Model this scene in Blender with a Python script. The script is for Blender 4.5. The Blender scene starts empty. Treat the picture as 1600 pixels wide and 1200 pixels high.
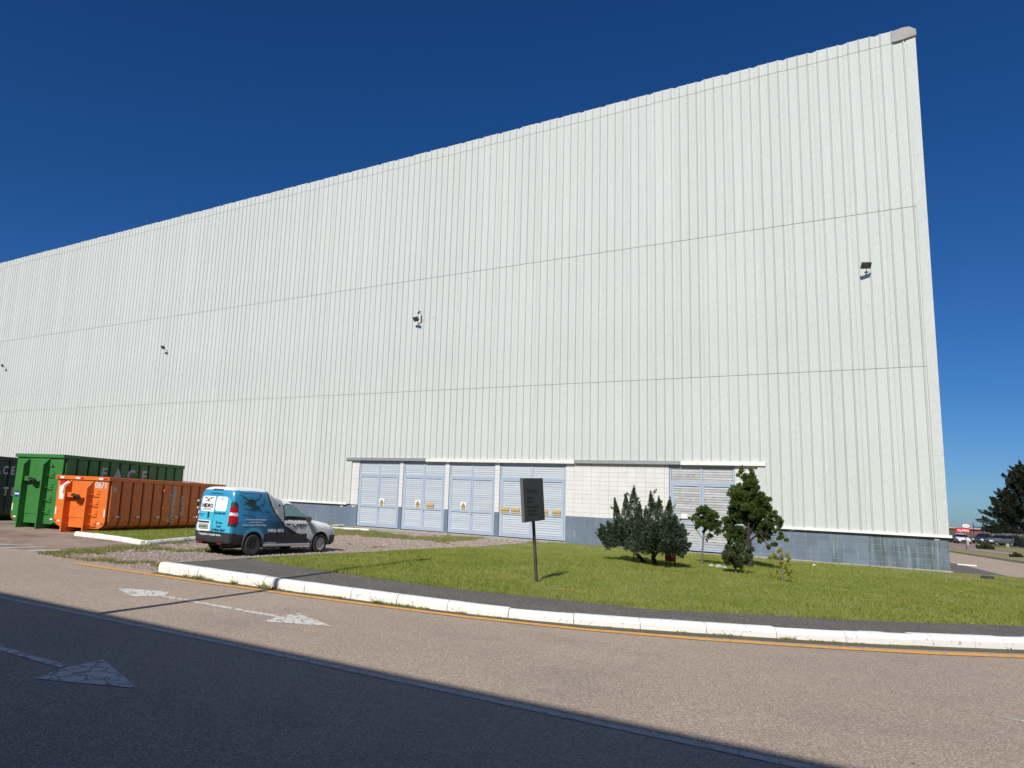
import bpy, math, random
import numpy as np
from mathutils import Vector, Matrix
random.seed(7); rng = np.random.default_rng(7)
scene = bpy.context.scene
COL = scene.collection
PI = math.pi
# ------------------------------------------------------------------ camera
CAM = Vector((-1.2075, -32.1257, 1.6516))
_y, _p, _r = math.radians(-33.9353), math.radians(9.3501), math.radians(2.8759)
_f = Vector((math.sin(_y)*math.cos(_p), math.cos(_y)*math.cos(_p), math.sin(_p)))
_rt = Vector((math.cos(_y), -math.sin(_y), 0)); _up = _rt.cross(_f)
_R = _rt*math.cos(_r) + _up*math.sin(_r); _U = -_rt*math.sin(_r) + _up*math.cos(_r)
cd = bpy.data.cameras.new('camera'); cam = bpy.data.objects.new('camera', cd); COL.objects.link(cam)
cam.matrix_world = Matrix(((_R.x, _U.x, -_f.x, CAM.x), (_R.y, _U.y, -_f.y, CAM.y), (_R.z, _U.z, -_f.z, CAM.z), (0, 0, 0, 1)))
cd.sensor_width = 36; cd.lens = 25.888; cd.shift_x = 0.0987; cd.shift_y = -0.00316
cd.clip_start = 0.05; cd.clip_end = 6000
scene.camera = cam
# ------------------------------------------------------------------ sky, sun, exposure
SUN_EL = math.radians(40.5)
SDX, SDY = 0.135, -0.9908
world = bpy.data.worlds.new('World'); scene.world = world; world.use_nodes = True
wn = world.node_tree; wn.nodes.clear()
sky = wn.nodes.new('ShaderNodeTexSky'); sky.sky_type = 'NISHITA'; sky.sun_disc = False
sky.sun_elevation = SUN_EL; sky.sun_rotation = math.atan2(SDX, SDY)
sky.altitude = 900; sky.air_density = 0.9; sky.dust_density = 1.0; sky.ozone_density = 3.5
hs = wn.nodes.new('ShaderNodeHueSaturation'); hs.inputs['Saturation'].default_value = 1.26
tn = wn.nodes.new('ShaderNodeMix'); tn.data_type = 'RGBA'; tn.blend_type = 'MULTIPLY'; tn.inputs[0].default_value = 1; tn.inputs[7].default_value = (.85, 1.20, 1.62, 1)
bg = wn.nodes.new('ShaderNodeBackground'); bg.inputs['Strength'].default_value = 0.05
wo = wn.nodes.new('ShaderNodeOutputWorld')
wn.links.new(sky.outputs[0], hs.inputs['Color']); wn.links.new(hs.outputs[0], tn.inputs[6]); wn.links.new(tn.outputs[2], bg.inputs[0]); wn.links.new(bg.outputs[0], wo.inputs[0])
sl = bpy.data.lights.new('sun', 'SUN'); sl.energy = 5.0; sl.angle = math.radians(0.53); sl.color = (1.0, 0.955, 0.88)
so = bpy.data.objects.new('sun', sl); COL.objects.link(so)
sdir = Vector((SDX*math.cos(SUN_EL), SDY*math.cos(SUN_EL), math.sin(SUN_EL)))
so.rotation_euler = sdir.to_track_quat('Z', 'Y').to_euler(); so.location = (0, -60, 60)
scene.view_settings.view_transform = 'Standard'; scene.view_settings.look = 'None'
scene.view_settings.exposure = -0.06; scene.view_settings.gamma = 1.0; scene.view_settings.use_curve_mapping = False

# ------------------------------------------------------------------ materials
def srgb(r, g, b):
    f = lambda c: (c/255/12.92) if c/255 <= .04045 else ((c/255+.055)/1.055)**2.4
    return (f(r), f(g), f(b))
MATS = {}
def mat(name, c, rough=.7, metal=0, c2=None, nscale=5, namt=.5, detail=4, bump=0, bscale=60, rand=0, coord='Object',
        stretch=(1, 1, 1), spec=.5, c3=None, n3=1.0, t3=(.55, .7), island=0, speck=0, spscale=300, grain=0, gscale=40):
    """principled surface: base c, mixed with c2 by noise, with c3 in worn patches, per-object variation, bump"""
    if name in MATS: return MATS[name]
    m = bpy.data.materials.new(name); m.use_nodes = True; MATS[name] = m
    nt = m.node_tree; N = nt.nodes; L = nt.links; b = N['Principled BSDF']
    b.inputs['Roughness'].default_value = rough; b.inputs['Metallic'].default_value = metal
    b.inputs['Specular IOR Level'].default_value = spec
    tc = N.new('ShaderNodeTexCoord'); mp = N.new('ShaderNodeMapping'); mp.inputs['Scale'].default_value = stretch
    if coord == 'World':
        geo = N.new('ShaderNodeNewGeometry'); L.new(geo.outputs['Position'], mp.inputs[0])
    else: L.new(tc.outputs['Object'], mp.inputs[0])
    rgb = N.new('ShaderNodeRGB'); rgb.outputs[0].default_value = (*c, 1); cur = rgb.outputs[0]
    def noise(s, d=4, rn=.6):
        n = N.new('ShaderNodeTexNoise'); n.inputs['Scale'].default_value = s; n.inputs['Detail'].default_value = d
        n.inputs['Roughness'].default_value = rn; L.new(mp.outputs[0], n.inputs['Vector']); return n.outputs['Fac']
    def ramp(f, a, z):
        r = N.new('ShaderNodeMapRange'); r.inputs[1].default_value = a; r.inputs[2].default_value = z; L.new(f, r.inputs[0]); return r.outputs[0]
    def mix(fac, a, col):
        x = N.new('ShaderNodeMix'); x.data_type = 'RGBA'; L.new(fac, x.inputs[0]); L.new(a, x.inputs[6])
        if isinstance(col, tuple): x.inputs[7].default_value = (*col, 1)
        else: L.new(col, x.inputs[7])
        return x.outputs[2]
    if c2:
        f = ramp(noise(nscale, detail), .5-namt/2, .5+namt/2); cur = mix(f, cur, c2)
    if c3:
        f = ramp(noise(n3, 6, .65), *t3); cur = mix(f, cur, c3)
    if speck:
        f = noise(spscale, 2, .8); v = ramp(f, .3, .7)
        mm = N.new('ShaderNodeMath'); mm.operation = 'MULTIPLY_ADD'; mm.inputs[1].default_value = 2*speck; mm.inputs[2].default_value = 1-speck; L.new(v, mm.inputs[0])
        h = N.new('ShaderNodeHueSaturation'); L.new(cur, h.inputs['Color']); L.new(mm.outputs[0], h.inputs['Value']); cur = h.outputs[0]
    if grain:
        v = N.new('ShaderNodeTexVoronoi'); v.inputs['Scale'].default_value = gscale; L.new(mp.outputs[0], v.inputs['Vector'])
        sx = N.new('ShaderNodeSeparateColor'); L.new(v.outputs['Color'], sx.inputs[0])
        pw = N.new('ShaderNodeMath'); pw.operation = 'POWER'; pw.inputs[1].default_value = 1.6; L.new(sx.outputs[0], pw.inputs[0])
        mm = N.new('ShaderNodeMath'); mm.operation = 'MULTIPLY_ADD'; mm.inputs[1].default_value = grain*2.4; mm.inputs[2].default_value = 1-grain*.95; L.new(pw.outputs[0], mm.inputs[0])
        h = N.new('ShaderNodeHueSaturation'); L.new(cur, h.inputs['Color']); L.new(mm.outputs[0], h.inputs['Value']); cur = h.outputs[0]
    if rand or island:
        if island:
            g2 = N.new('ShaderNodeNewGeometry'); src = g2.outputs['Random Per Island']; amt = island
        else:
            oi = N.new('ShaderNodeObjectInfo'); src = oi.outputs['Random']; amt = rand
        mm = N.new('ShaderNodeMath'); mm.operation = 'MULTIPLY_ADD'; mm.inputs[1].default_value = 2*amt; mm.inputs[2].default_value = 1-amt; L.new(src, mm.inputs[0])
        h = N.new('ShaderNodeHueSaturation'); L.new(cur, h.inputs['Color']); L.new(mm.outputs[0], h.inputs['Value']); cur = h.outputs[0]
    L.new(cur, b.inputs['Base Color'])
    if bump:
        bp = N.new('ShaderNodeBump'); bp.inputs['Strength'].default_value = bump; bp.inputs['Distance'].default_value = .02
        L.new(noise(bscale, 3), bp.inputs['Height']); L.new(bp.outputs[0], b.inputs['Normal'])
    return m
def glass_mat(name, tint, rough=.03, trans=.55):
    if name in MATS: return MATS[name]
    m = bpy.data.materials.new(name); m.use_nodes = True; MATS[name] = m
    nt = m.node_tree; N = nt.nodes; L = nt.links; b = N['Principled BSDF']
    b.inputs['Base Color'].default_value = (*tint, 1); b.inputs['Roughness'].default_value = rough
    tr = N.new('ShaderNodeBsdfTransparent'); tr.inputs[0].default_value = (.86, .97, .93, 1)
    mx = N.new('ShaderNodeMixShader'); mx.inputs[0].default_value = trans
    L.new(b.outputs[0], mx.inputs[1]); L.new(tr.outputs[0], mx.inputs[2]); L.new(mx.outputs[0], N['Material Output'].inputs[0])
    return m
def vcol_mat(name, rough=.3, spec=.5, coat=0):
    m = bpy.data.materials.new(name); m.use_nodes = True; nt = m.node_tree; b = nt.nodes['Principled BSDF']
    a = nt.nodes.new('ShaderNodeVertexColor'); a.layer_name = 'livery'
    n = nt.nodes.new('ShaderNodeTexNoise'); n.inputs['Scale'].default_value = 3; n.inputs['Detail'].default_value = 6
    r = nt.nodes.new('ShaderNodeMapRange'); r.inputs[3].default_value = .88; r.inputs[4].default_value = 1.06
    h = nt.nodes.new('ShaderNodeHueSaturation')
    nt.links.new(n.outputs[0], r.inputs[0]); nt.links.new(r.outputs[0], h.inputs['Value'])
    nt.links.new(a.outputs[0], h.inputs['Color']); nt.links.new(h.outputs[0], b.inputs['Base Color'])
    b.inputs['Roughness'].default_value = rough; b.inputs['Coat Weight'].default_value = coat
    return m
# cladding: off-white coated steel with faint runs and specks
M_CLAD = mat('coated_steel_sheet', (.59, .615, .585), .75, c2=(.525, .55, .52), nscale=1.6, namt=.6, stretch=(1.2, 1, .18), rand=.014, speck=.09, spscale=30, spec=.2,
             c3=(.50, .54, .52), n3=3, t3=(.6, .85))
M_CRGR = mat('grey_rib_crest', (.50, .52, .505), .75, c2=(.44, .46, .445), nscale=2, namt=.6, stretch=(1,1,.3), rand=.06)  # darker grey for the rib flanks and crests
M_TRIM = mat('white_trim', (.80, .80, .76), .45, c2=(.68, .68, .62), nscale=3, namt=.5, rand=.03)
M_GALV = mat('galvanised_flashing', (.36, .37, .37), .5, .3, c2=(.24, .25, .25), nscale=6, namt=.6, stretch=(1, 1, 3))
M_CAPG = mat('weathered_cap', (.43, .42, .40), .8, c2=(.28, .27, .26), nscale=2.2, namt=.5, c3=(.36, .27, .20), n3=4, t3=(.58, .7))
M_BLUEB = mat('slate_blue_block_paint', (.155, .205, .27), .6, c2=(.115, .15, .195), nscale=1.3, namt=.5, coord='World', stretch=(1.6, 1, .35),
              c3=(.26, .32, .36), n3=2.6, t3=(.56, .74), rand=.10, bump=.15, bscale=40)
M_BLUEG = mat('slate_blue_block_paint_algae', (.14, .19, .24), .6, c2=(.07, .10, .10), nscale=1.8, namt=.35, coord='World', stretch=(2.6, 1, .22),
              c3=(.24, .31, .31), n3=3.0, t3=(.55, .7), rand=.12, bump=.15, bscale=40)
M_WHITEB = mat('cream_block_paint', (.71, .71, .685), .65, c2=(.63, .63, .60), nscale=1.2, namt=.5, coord='World', rand=.03, bump=.15, bscale=40,
               c3=(.60, .56, .48), n3=2.2, t3=(.62, .8))
M_MORTB = mat('pale_blue_mortar', (.30, .36, .41), .8, c2=(.19, .24, .29), nscale=3, namt=.5, coord='World')
M_MORTW = mat('grey_mortar', (.36, .35, .33), .8)
M_DOORF = mat('pale_blue_door_paint', (.42, .49, .60), .45, c2=(.38, .45, .54), nscale=2, namt=.5, rand=.02)
M_SLAT = mat('louvre_slat_paint', (.49, .535, .57), .45, c2=(.43, .48, .525), nscale=4, namt=.6, rand=.06)
M_SLATR = mat('weathered_louvre_paint', (.46, .47, .48), .6, c2=(.33, .34, .33), nscale=6, namt=.5, rand=.15, c3=(.33, .22, .10), n3=3, t3=(.66, .74), coord='World')
M_DARK = mat('dark_interior', (.012, .013, .015), .8)
M_CONC = mat('weathered_concrete', (.40, .38, .34), .85, c2=(.28, .26, .23), nscale=4, namt=.5, coord='World', bump=.3, bscale=60)
# ground surfaces
def ground_mats():
    asph = mat('worn_asphalt', (.42, .330, .255), .85, c2=(.355, .284, .225), nscale=.28, namt=.45, coord='World', c3=(.295, .245, .207), n3=.6, t3=(.54, .78), speck=.45, spscale=58, bump=.6, bscale=70, grain=.30, gscale=75)
    pink = mat('pink_asphalt', (.30, .225, .19), .85, c2=(.265, .195, .165), nscale=.5, namt=.5, coord='World', speck=.2, spscale=50, bump=.3, bscale=60)
    yard = mat('yard_paving', (.34, .27, .22), .85, c2=(.28, .205, .16), nscale=.5, namt=.4, coord='World', c3=(.17, .095, .060), n3=.45, t3=(.46, .68), speck=.2, spscale=50, bump=.4, bscale=60)
    dark = mat('dark_sidewalk_asphalt', (.135, .125, .11), .9, c2=(.10, .094, .085), nscale=1.2, namt=.5, coord='World', c3=(.13, .13, .07), n3=1.6, t3=(.55, .75), speck=.6, spscale=22, bump=1.0, bscale=16, grain=.30, gscale=50)
    grav = mat('pink_gravel', (.35, .275, .23), .95, c2=(.24, .18, .15), nscale=9, namt=.35, coord='World', c3=(.14, .14, .05), n3=1.0, t3=(.55, .66), speck=.5, spscale=30, bump=1.0, bscale=34, grain=.42, gscale=30)
    lawn = mat('lawn_soil', (.19, .195, .06), .95, c2=(.26, .22, .095), nscale=.8, namt=.5, coord='World', speck=.3, spscale=30, bump=.6, bscale=40)
    soil = mat('open_field', (.12, .15, .045), .95, c2=(.17, .16, .07), nscale=.15, namt=.4, coord='World', speck=.3, spscale=8)
    dirt = mat('gutter_dirt', (.10, .080, .058), .95, c2=(.14, .13, .05), nscale=6, namt=.4, coord='World', speck=.3, bump=.6)
    return asph, pink, yard, dark, grav, lawn, soil, dirt
M_ASPH, M_PINK, M_YARD, M_SIDE, M_GRAV, M_LAWN, M_SOIL, M_DIRT = ground_mats()
def paint_mat(name, c, under=(.31, .25, .21), crack=5.5, width=.035, wear=(.60, .72), nz=14):
    m = bpy.data.materials.new(name); m.use_nodes = True; nt = m.node_tree; N = nt.nodes; L = nt.links; b = N['Principled BSDF']
    g = N.new('ShaderNodeNewGeometry'); n0 = N.new('ShaderNodeTexNoise'); n0.inputs['Scale'].default_value = 9
    L.new(g.outputs['Position'], n0.inputs['Vector'])
    va = N.new('ShaderNodeMixRGB'); va.blend_type = 'ADD'; va.inputs[0].default_value = .12; L.new(g.outputs['Position'], va.inputs[1]); L.new(n0.outputs['Color'], va.inputs[2])
    v = N.new('ShaderNodeTexVoronoi'); v.feature = 'DISTANCE_TO_EDGE'; v.inputs['Scale'].default_value = crack; L.new(va.outputs[0], v.inputs['Vector'])
    r = N.new('ShaderNodeMapRange'); r.inputs[1].default_value = width; r.inputs[2].default_value = width*.5; L.new(v.outputs[0], r.inputs[0])
    n = N.new('ShaderNodeTexNoise'); n.inputs['Scale'].default_value = nz; n.inputs['Detail'].default_value = 6; n.inputs['Roughness'].default_value = .7
    L.new(g.outputs['Position'], n.inputs['Vector'])
    r2 = N.new('ShaderNodeMapRange'); r2.inputs[1].default_value = wear[0]; r2.inputs[2].default_value = wear[1]; L.new(n.outputs['Fac'], r2.inputs[0])
    mx = N.new('ShaderNodeMath'); mx.operation = 'MAXIMUM'; L.new(r.outputs[0], mx.inputs[0]); L.new(r2.outputs[0], mx.inputs[1])
    c_ = N.new('ShaderNodeMix'); c_.data_type = 'RGBA'; L.new(mx.outputs[0], c_.inputs[0]); c_.inputs[6].default_value = (*c, 1); c_.inputs[7].default_value = (*under, 1)
    L.new(c_.outputs[2], b.inputs['Base Color']); b.inputs['Roughness'].default_value = .75
    return m
M_PWHITE = paint_mat('cracked_white_road_paint', (.68, .66, .60), under=(.31,.25,.21), crack=5.0, width=.06, wear=(.53, .68))
M_PLINE = paint_mat('worn_edge_line_paint', (.46, .46, .42), crack=3, width=.02, wear=(.52, .72))
M_PYEL = paint_mat('yellow_road_paint', (.74, .36, .06), crack=3.0, width=.028, wear=(.60, .74))
M_KERB = paint_mat('whitewashed_kerb', (.80, .79, .76), under=(.34, .32, .28), crack=.4, width=.002, wear=(.61, .64), nz=14)

# ------------------------------------------------------------------ mesh helpers
class MB:
    def __init__(s): s.v = []; s.f = []; s.mi = []; s.smooth = []
    def add(s, vs, fs, mi=0, sm=False):
        o = len(s.v); s.v += [tuple(v) for v in vs]; s.f += [tuple(i+o for i in f) for f in fs]; s.mi += [mi]*len(fs); s.smooth += [sm]*len(fs); return s
    def box(s, a, b, mi=0, M=None):
        x0, y0, z0 = a; x1, y1, z1 = b
        vs = [Vector(p) for p in ((x0,y0,z0),(x1,y0,z0),(x1,y1,z0),(x0,y1,z0),(x0,y0,z1),(x1,y0,z1),(x1,y1,z1),(x0,y1,z1))]
        if M: vs = [M @ v for v in vs]
        return s.add(vs, [(0,3,2,1),(4,5,6,7),(0,1,5,4),(1,2,6,5),(2,3,7,6),(3,0,4,7)], mi)
    def bbox(s, a, b, r=.01, mi=0, M=None):
        """box with chamfered edges"""
        (x0,y0,z0),(x1,y1,z1) = a, b; r = min(r, (x1-x0)*.45, (y1-y0)*.45, (z1-z0)*.45)
        vs = []
        for z, d in ((z0, r), (z0+r, 0), (z1-r, 0), (z1, r)):
            e = d
            for px, py in ((x0+r,y0+e),(x1-r,y0+e),(x1-e,y0+r),(x1-e,y1-r),(x1-r,y1-e),(x0+r,y1-e),(x0+e,y1-r),(x0+e,y0+r)): vs.append(Vector((px,py,z)))
        fs = [tuple(reversed(range(8))), tuple(range(24,32))]
        for k in range(3):
            for i in range(8): j = (i+1)%8; fs.append((k*8+i, k*8+j, k*8+8+j, k*8+8+i))
        if M: vs = [M @ v for v in vs]
        return s.add(vs, fs, mi)
    def prism(s, poly, axis, a, b, mi=0):
        """poly = list of 2D points extruded along axis ('x': (y,z), 'y': (x,z), 'z': (x,y))"""
        n = len(poly)
        P = {'x': lambda p, t: (t, p[0], p[1]), 'y': lambda p, t: (p[0], t, p[1]), 'z': lambda p, t: (p[0], p[1], t)}[axis]
        vs = [P(p, a) for p in poly] + [P(p, b) for p in poly]
        return s.add(vs, [tuple(range(n)), tuple(range(2*n-1, n-1, -1))] + [(i, (i+1)%n, n+(i+1)%n, n+i) for i in range(n)], mi)
    def tube(s, pts, r, n=8, mi=0, r2=None, cap=True):
        pts = [Vector(p) for p in pts]; rr = r if isinstance(r, (list, tuple)) else [r + ((r2-r)*i/(len(pts)-1) if r2 is not None else 0) for i in range(len(pts))]
        vs = []; m = len(pts)
        t0 = (pts[1]-pts[0]).normalized(); ref = Vector((0,0,1)) if abs(t0.z) < .9 else Vector((1,0,0))
        for i, p in enumerate(pts):
            t = (pts[min(i+1,m-1)] - pts[max(i-1,0)]).normalized(); u = t.cross(ref).normalized(); w = u.cross(t)
            for k in range(n):
                a = 2*PI*k/n; vs.append(p + (u*math.cos(a)+w*math.sin(a))*rr[i])
        fs = [(i*n+k, i*n+(k+1)%n, (i+1)*n+(k+1)%n, (i+1)*n+k) for i in range(m-1) for k in range(n)]
        s.add(vs, fs, mi, True)
        if cap: s.add(vs[:n], [tuple(range(n))], mi); s.add(vs[-n:], [tuple(reversed(range(n)))], mi)
        return s
    def lathe(s, prof, n=24, M=None, mi=0, sm=True):
        """prof (radius, height) revolved about local z"""
        vs = [Vector((r*math.cos(2*PI*k/n), r*math.sin(2*PI*k/n), h)) for r, h in prof for k in range(n)]
        if M: vs = [M @ v for v in vs]
        fs = [(i*n+k, i*n+(k+1)%n, (i+1)*n+(k+1)%n, (i+1)*n+k) for i in range(len(prof)-1) for k in range(n)]
        return s.add(vs, fs, mi, sm)
    def mesh(s, name, mats):
        me = bpy.data.meshes.new(name); me.from_pydata(s.v, [], s.f)
        for m in (mats if isinstance(mats, (list, tuple)) else [mats]): me.materials.append(m)
        me.polygons.foreach_set('material_index', s.mi); me.polygons.foreach_set('use_smooth', s.smooth); me.update(); return me
    def build(s, name, mats, parent=None, loc=(0,0,0), rot=None): return link(name, s.mesh(name, mats), parent, loc, rot)
def link(name, me, parent=None, loc=(0,0,0), rot=None):
    o = bpy.data.objects.new(name, me); COL.objects.link(o); o.location = loc
    if rot: o.rotation_euler = rot
    if parent: o.parent = parent
    return o
def tag(o, label=None, cat=None, group=None, kind=None):
    if label: o['label'] = label
    if cat: o['category'] = cat
    if group: o['group'] = group
    if kind: o['kind'] = kind
    return o
def thing(name, label, cat, loc=(0,0,0), rz=0, group=None):
    o = link(name, None, None, loc, (0,0,rz)); o.empty_display_size = .3
    return tag(o, label, cat, group)
def copy_tree(o, parent=None):
    c = o.copy(); COL.objects.link(c)
    if parent: c.parent = parent
    for ch in list(o.children): copy_tree(ch, c)
    return c
def text(name, s, size, m, parent, M, align='CENTER', bold=.0, extrude=.002, shear=0, spacing=1.0, sx=1.0):
    cu = bpy.data.curves.new(name, 'FONT'); cu.body = s; cu.size = size; cu.align_x = align; cu.align_y = 'CENTER'
    cu.offset = bold; cu.extrude = extrude; cu.shear = shear; cu.space_character = spacing; cu.resolution_u = 2
    t = bpy.data.objects.new(name, cu); me = bpy.data.meshes.new_from_object(t); bpy.data.objects.remove(t)
    me.transform(M @ Matrix.Diagonal((sx, 1, 1, 1))); me.materials.clear(); me.materials.append(m)
    return link(name, me, parent)
def FACE(origin, right, up):
    r = Vector(right).normalized(); u = Vector(up).normalized(); n = r.cross(u)
    return Matrix(((r.x,u.x,n.x,origin[0]),(r.y,u.y,n.y,origin[1]),(r.z,u.z,n.z,origin[2]),(0,0,0,1)))
def sheet(name, poly, z, m, kind='structure', parent=None):
    """flat-ish ground sheet; z is a number or f(x,y)"""
    f = z if callable(z) else (lambda x, y: z)
    mb = MB(); mb.add([(x, y, f(x, y)) for x, y in poly], [tuple(range(len(poly)))])
    me = mb.mesh(name, m)
    if me.polygons[0].normal.z < 0: me.flip_normals()
    o = link(name, me, parent)
    if kind: o['kind'] = kind
    return o
clamp = lambda t, a=0., b=1.: max(a, min(b, t))
def lawn_z(x, y): return .02 + .18*(y+21)/21 + .07*clamp((-x-6)/8)*clamp((-y-8)/10)
def yard_z(x, y): return -.12 + .30*clamp((y+21)/21)
def far_z(x, y): return -.12 - .38*clamp((y-40)/80)

# ------------------------------------------------------------------ ground
ROAD_Z = -.12
s_ = 3000
mb = MB()
for (x0, x1) in ((-s_, -200), (-200, 60), (60, s_)):
    for (y0, y1) in ((-s_, -60), (-60, 40), (40, 120), (120, s_)):
        mb.add([(x0,y0,far_z(x0,y0)-.16),(x1,y0,far_z(x1,y0)-.16),(x1,y1,far_z(x1,y1)-.16),(x0,y1,far_z(x0,y1)-.16)], [(0,1,2,3)])
tag(mb.build('ground', M_SOIL), kind='structure')
KERB = [(-14.75,-21.42),(-12.79,-21.42),(-11.31,-21.37),(-9.09,-21.21),(-8.2,-21.13),(-7.26,-21.02),(-6.38,-20.84),(-5.54,-20.55),(-4.65,-20.15),(-3.88,-19.76),(-3.05,-19.31),
        (-2.25,-18.85),(-1.47,-18.34),(-.72,-17.77),(.2,-17.04),(1.4,-15.9),(2.8,-14.2),(4.0,-12.2),(5.0,-9.6),(5.4,-6.8),(5.2,-4),(4.2,-1.6),(2.9,.4)]
def offs(path, d):
    out = []
    for i, p in enumerate(path):
        a = Vector(path[max(i-1,0)]); b = Vector(path[min(i+1,len(path)-1)]); t = (b-a).normalized(); n = Vector((-t.y, t.x)); out.append((p[0]+n.x*d, p[1]+n.y*d))
    return out
# the road: everything outside the kerb line
sheet('road', [(-140,-21.0)] + [(-19.9,-21.0),(-15.3,-21.3)] + offs(KERB, .12) + [(1.9,1.0),(2.4,4.7),(.9,16),(.05,18.5),(.05,48),(1.66,39.5),(4.4,24.4),(12,4),(60,-14),(60,-34),(-140,-34)], ROAD_Z, M_ASPH)
# yard behind
sheet('yard', [(-140,-21.0),(-19.9,-21.0),(-15.3,-21.3),(-14.75,-21.2),(-14.75,.1),(-140,.1)], lambda x, y: yard_z(x, y)-.006, M_YARD)
sheet('gravel_yard', [(-19.75,-21.28),(-20.5,-19.6),(-20.75,-17.3),(-21.6,-14.45),(-25.25,-3.03),(-26.1,-.5),(-14.7,-.5),(-14.7,-21.25),(-15.3,-21.36)], lambda x, y: yard_z(x, y)-.001, M_GRAV)
sheet('door_apron', [(-26.4,-1.5),(-26.4,.1),(-13.9,.1),(-13.9,-1.35),(-19,-1.5)], lambda x, y: yard_z(x, y)+.006, M_CONC)
GRASS_FRONT = [(-14.7,-19.0),(-13.2,-19.15),(-11.89,-19.3),(-10.82,-19.43),(-9.5,-19.45),(-8.23,-19.4),(-6.8,-19.05),(-5.71,-18.9),(-5.08,-18.85),(-4.36,-18.45),(-3.17,-17.7),(-2.26,-17.25),(-1.39,-16.6),(.41,-15.15),(1.6,-13.9),(2.9,-12.0),(3.7,-9.5),(4.0,-6.8),(3.8,-4.2),(3.0,-2.2),(1.95,-.2)]
lawn = sheet('lawn', [(-14.62,-21.1)] + offs(KERB, .14)[1:-1] + [(2.6,.1),(1.9,.3),(.1,.3),(-14.62,.1)], lambda x, y: lawn_z(x, y)-.02, M_LAWN)
sheet('side_pavement', [(-14.6,-21.1)] + offs(KERB, .15)[1:-2] + GRASS_FRONT[::-1][1:], lambda x, y: lawn_z(x, y)-.004, M_SIDE)
# paved apron by the corner and the roads beyond
sheet('corner_apron', [(.06,.32),(1.95,.12),(4.5,-1.5),(4.6,-.4),(2.42,4.7),(.95,16.3),(.06,19)], lambda x, y: .15-.27*clamp((x*.9+y*.1)/2.0) if y < 10 else -.105, M_SIDE)
K2 = [(.1,48),(1.65,39.5),(4.4,24.4),(8.5,6.5),(14,-6)]
K2b = [(.1,52),(1.80,43.5),(4.95,29.4),(9.6,10),(16,-3)]
sheet('verge', [(.05,52),(1.78,43.5),(4.95,29.4),(9.6,10),(22,3),(10.5,34),(6.15,41),(2.4,58),(.05,70)], lambda x, y: far_z(x, y)+.02, M_LAWN)
sheet('far_pavement', K2b[::-1] + K2[:1] + K2[1:], lambda x, y: far_z(x, y)-.005, M_PINK)
sheet('far_road', [(.05,70),(2.4,58),(6.15,41),(7.3,41),(7.9,52),(7.4,60),(7.0,95),(9.5,118),(4.0,124),(.05,124)], lambda x, y: far_z(x, y)+.005, M_PINK)
sheet('far_path', [(3.4,58),(6.2,41.2),(10.5,34.2),(10.9,35.2),(7.0,42.6),(4.1,60)], lambda x, y: far_z(x, y)+.03, M_CONC)
sheet('far_lawn', [(7.4,52),(6.4,64),(6.6,84),(8.4,92),(20,96),(34,70),(11.5,37)], lambda x, y: far_z(x, y)+.02, M_LAWN)
fk = tag(link('far_kerb', None), kind='structure')
mb = MB()
P2 = K2[:]
for i in range(len(P2)-1):
    a, b = Vector(P2[i]), Vector(P2[i+1]); n = Vector((-(b-a).y, (b-a).x)).normalized()*-.2
    mb.add([(a.x,a.y,-.13),(b.x,b.y,-.13),(b.x,b.y,.03),(a.x,a.y,.03),(a.x-n.x,a.y-n.y,.03),(b.x-n.x,b.y-n.y,.03),(b.x-n.x,b.y-n.y,-.13),(a.x-n.x,a.y-n.y,-.13)], [(0,1,2,3),(3,2,5,4),(4,5,6,7)])
mb.build('kerb_strip', M_CONC, fk)
# painted marks
def strip(name, path, w, z, m):
    a = offs(path, w/2); b = offs(path, -w/2); mb = MB(); n = len(path)
    mb.add([(x, y, z) for x, y in a+b], [(i, n+i, n+i+1, i+1) for i in range(n-1)])
    me = mb.mesh(name, m)
    if me.polygons[0].normal.z < 0: me.flip_normals()
    return tag(link(name, me), kind='structure')
strip('gutter', offs(KERB, -.10), .40, ROAD_Z+.004, M_DIRT)
YEL = [(-19.5,-21.5),(-18,-21.7),(-16.5,-21.74)] + [(x, y) for x, y in offs(KERB, -.31)]
YEL = [(-17.2,-21.84),(-14.6,-21.80),(-12.8,-21.78),(-11.31,-21.72),(-8.9,-21.56),(-7.12,-21.36),(-5.41,-20.98),(-3.77,-20.33),(-2.2,-19.50),(-1.04,-18.76),(.13,-17.85),(1.8,-16.2),(3.3,-14.2),(4.6,-11.9),(5.5,-9.4)]
strip('yellow_edge_line', YEL, .20, ROAD_Z+.008, M_PYEL)
strip('white_edge_line', [(-40,-25.68),(-12.9,-25.72),(-7.5,-25.64),(-2,-25.66),(12,-25.7)], .13, ROAD_Z+.004, M_PLINE)
def mark(name, polys, m=M_PWHITE, z=ROAD_Z+.004):
    mb = MB()
    for p in polys:
        if sum((p[i][0]*p[(i+1)%len(p)][1]-p[(i+1)%len(p)][0]*p[i][1]) for i in range(len(p))) < 0: p = p[::-1]
        mb.add([(x, y, z) for x, y in p], [tuple(range(len(p)))])
    return tag(mb.build(name, m), kind='structure')
mark('double_arrow_marking', [[(-13.0,-23.66),(-11.95,-24.10),(-11.75,-23.75),(-11.75,-23.60),(-12.1,-23.22)], [(-11.75,-23.74),(-9.0,-23.77),(-9.0,-23.63),(-11.75,-23.61)],
      [(-9.0,-23.77),(-8.87,-24.19),(-8.0,-23.72),(-9.1,-23.21),(-9.0,-23.63)]])
mark('lane_arrow_marking', [[(-13.5,-27.66),(-8.2,-27.66),(-8.2,-27.54),(-13.5,-27.54)], [(-7.96,-28.06),(-7.04,-27.61),(-8.24,-27.15),(-8.16,-27.6)]])
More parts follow.
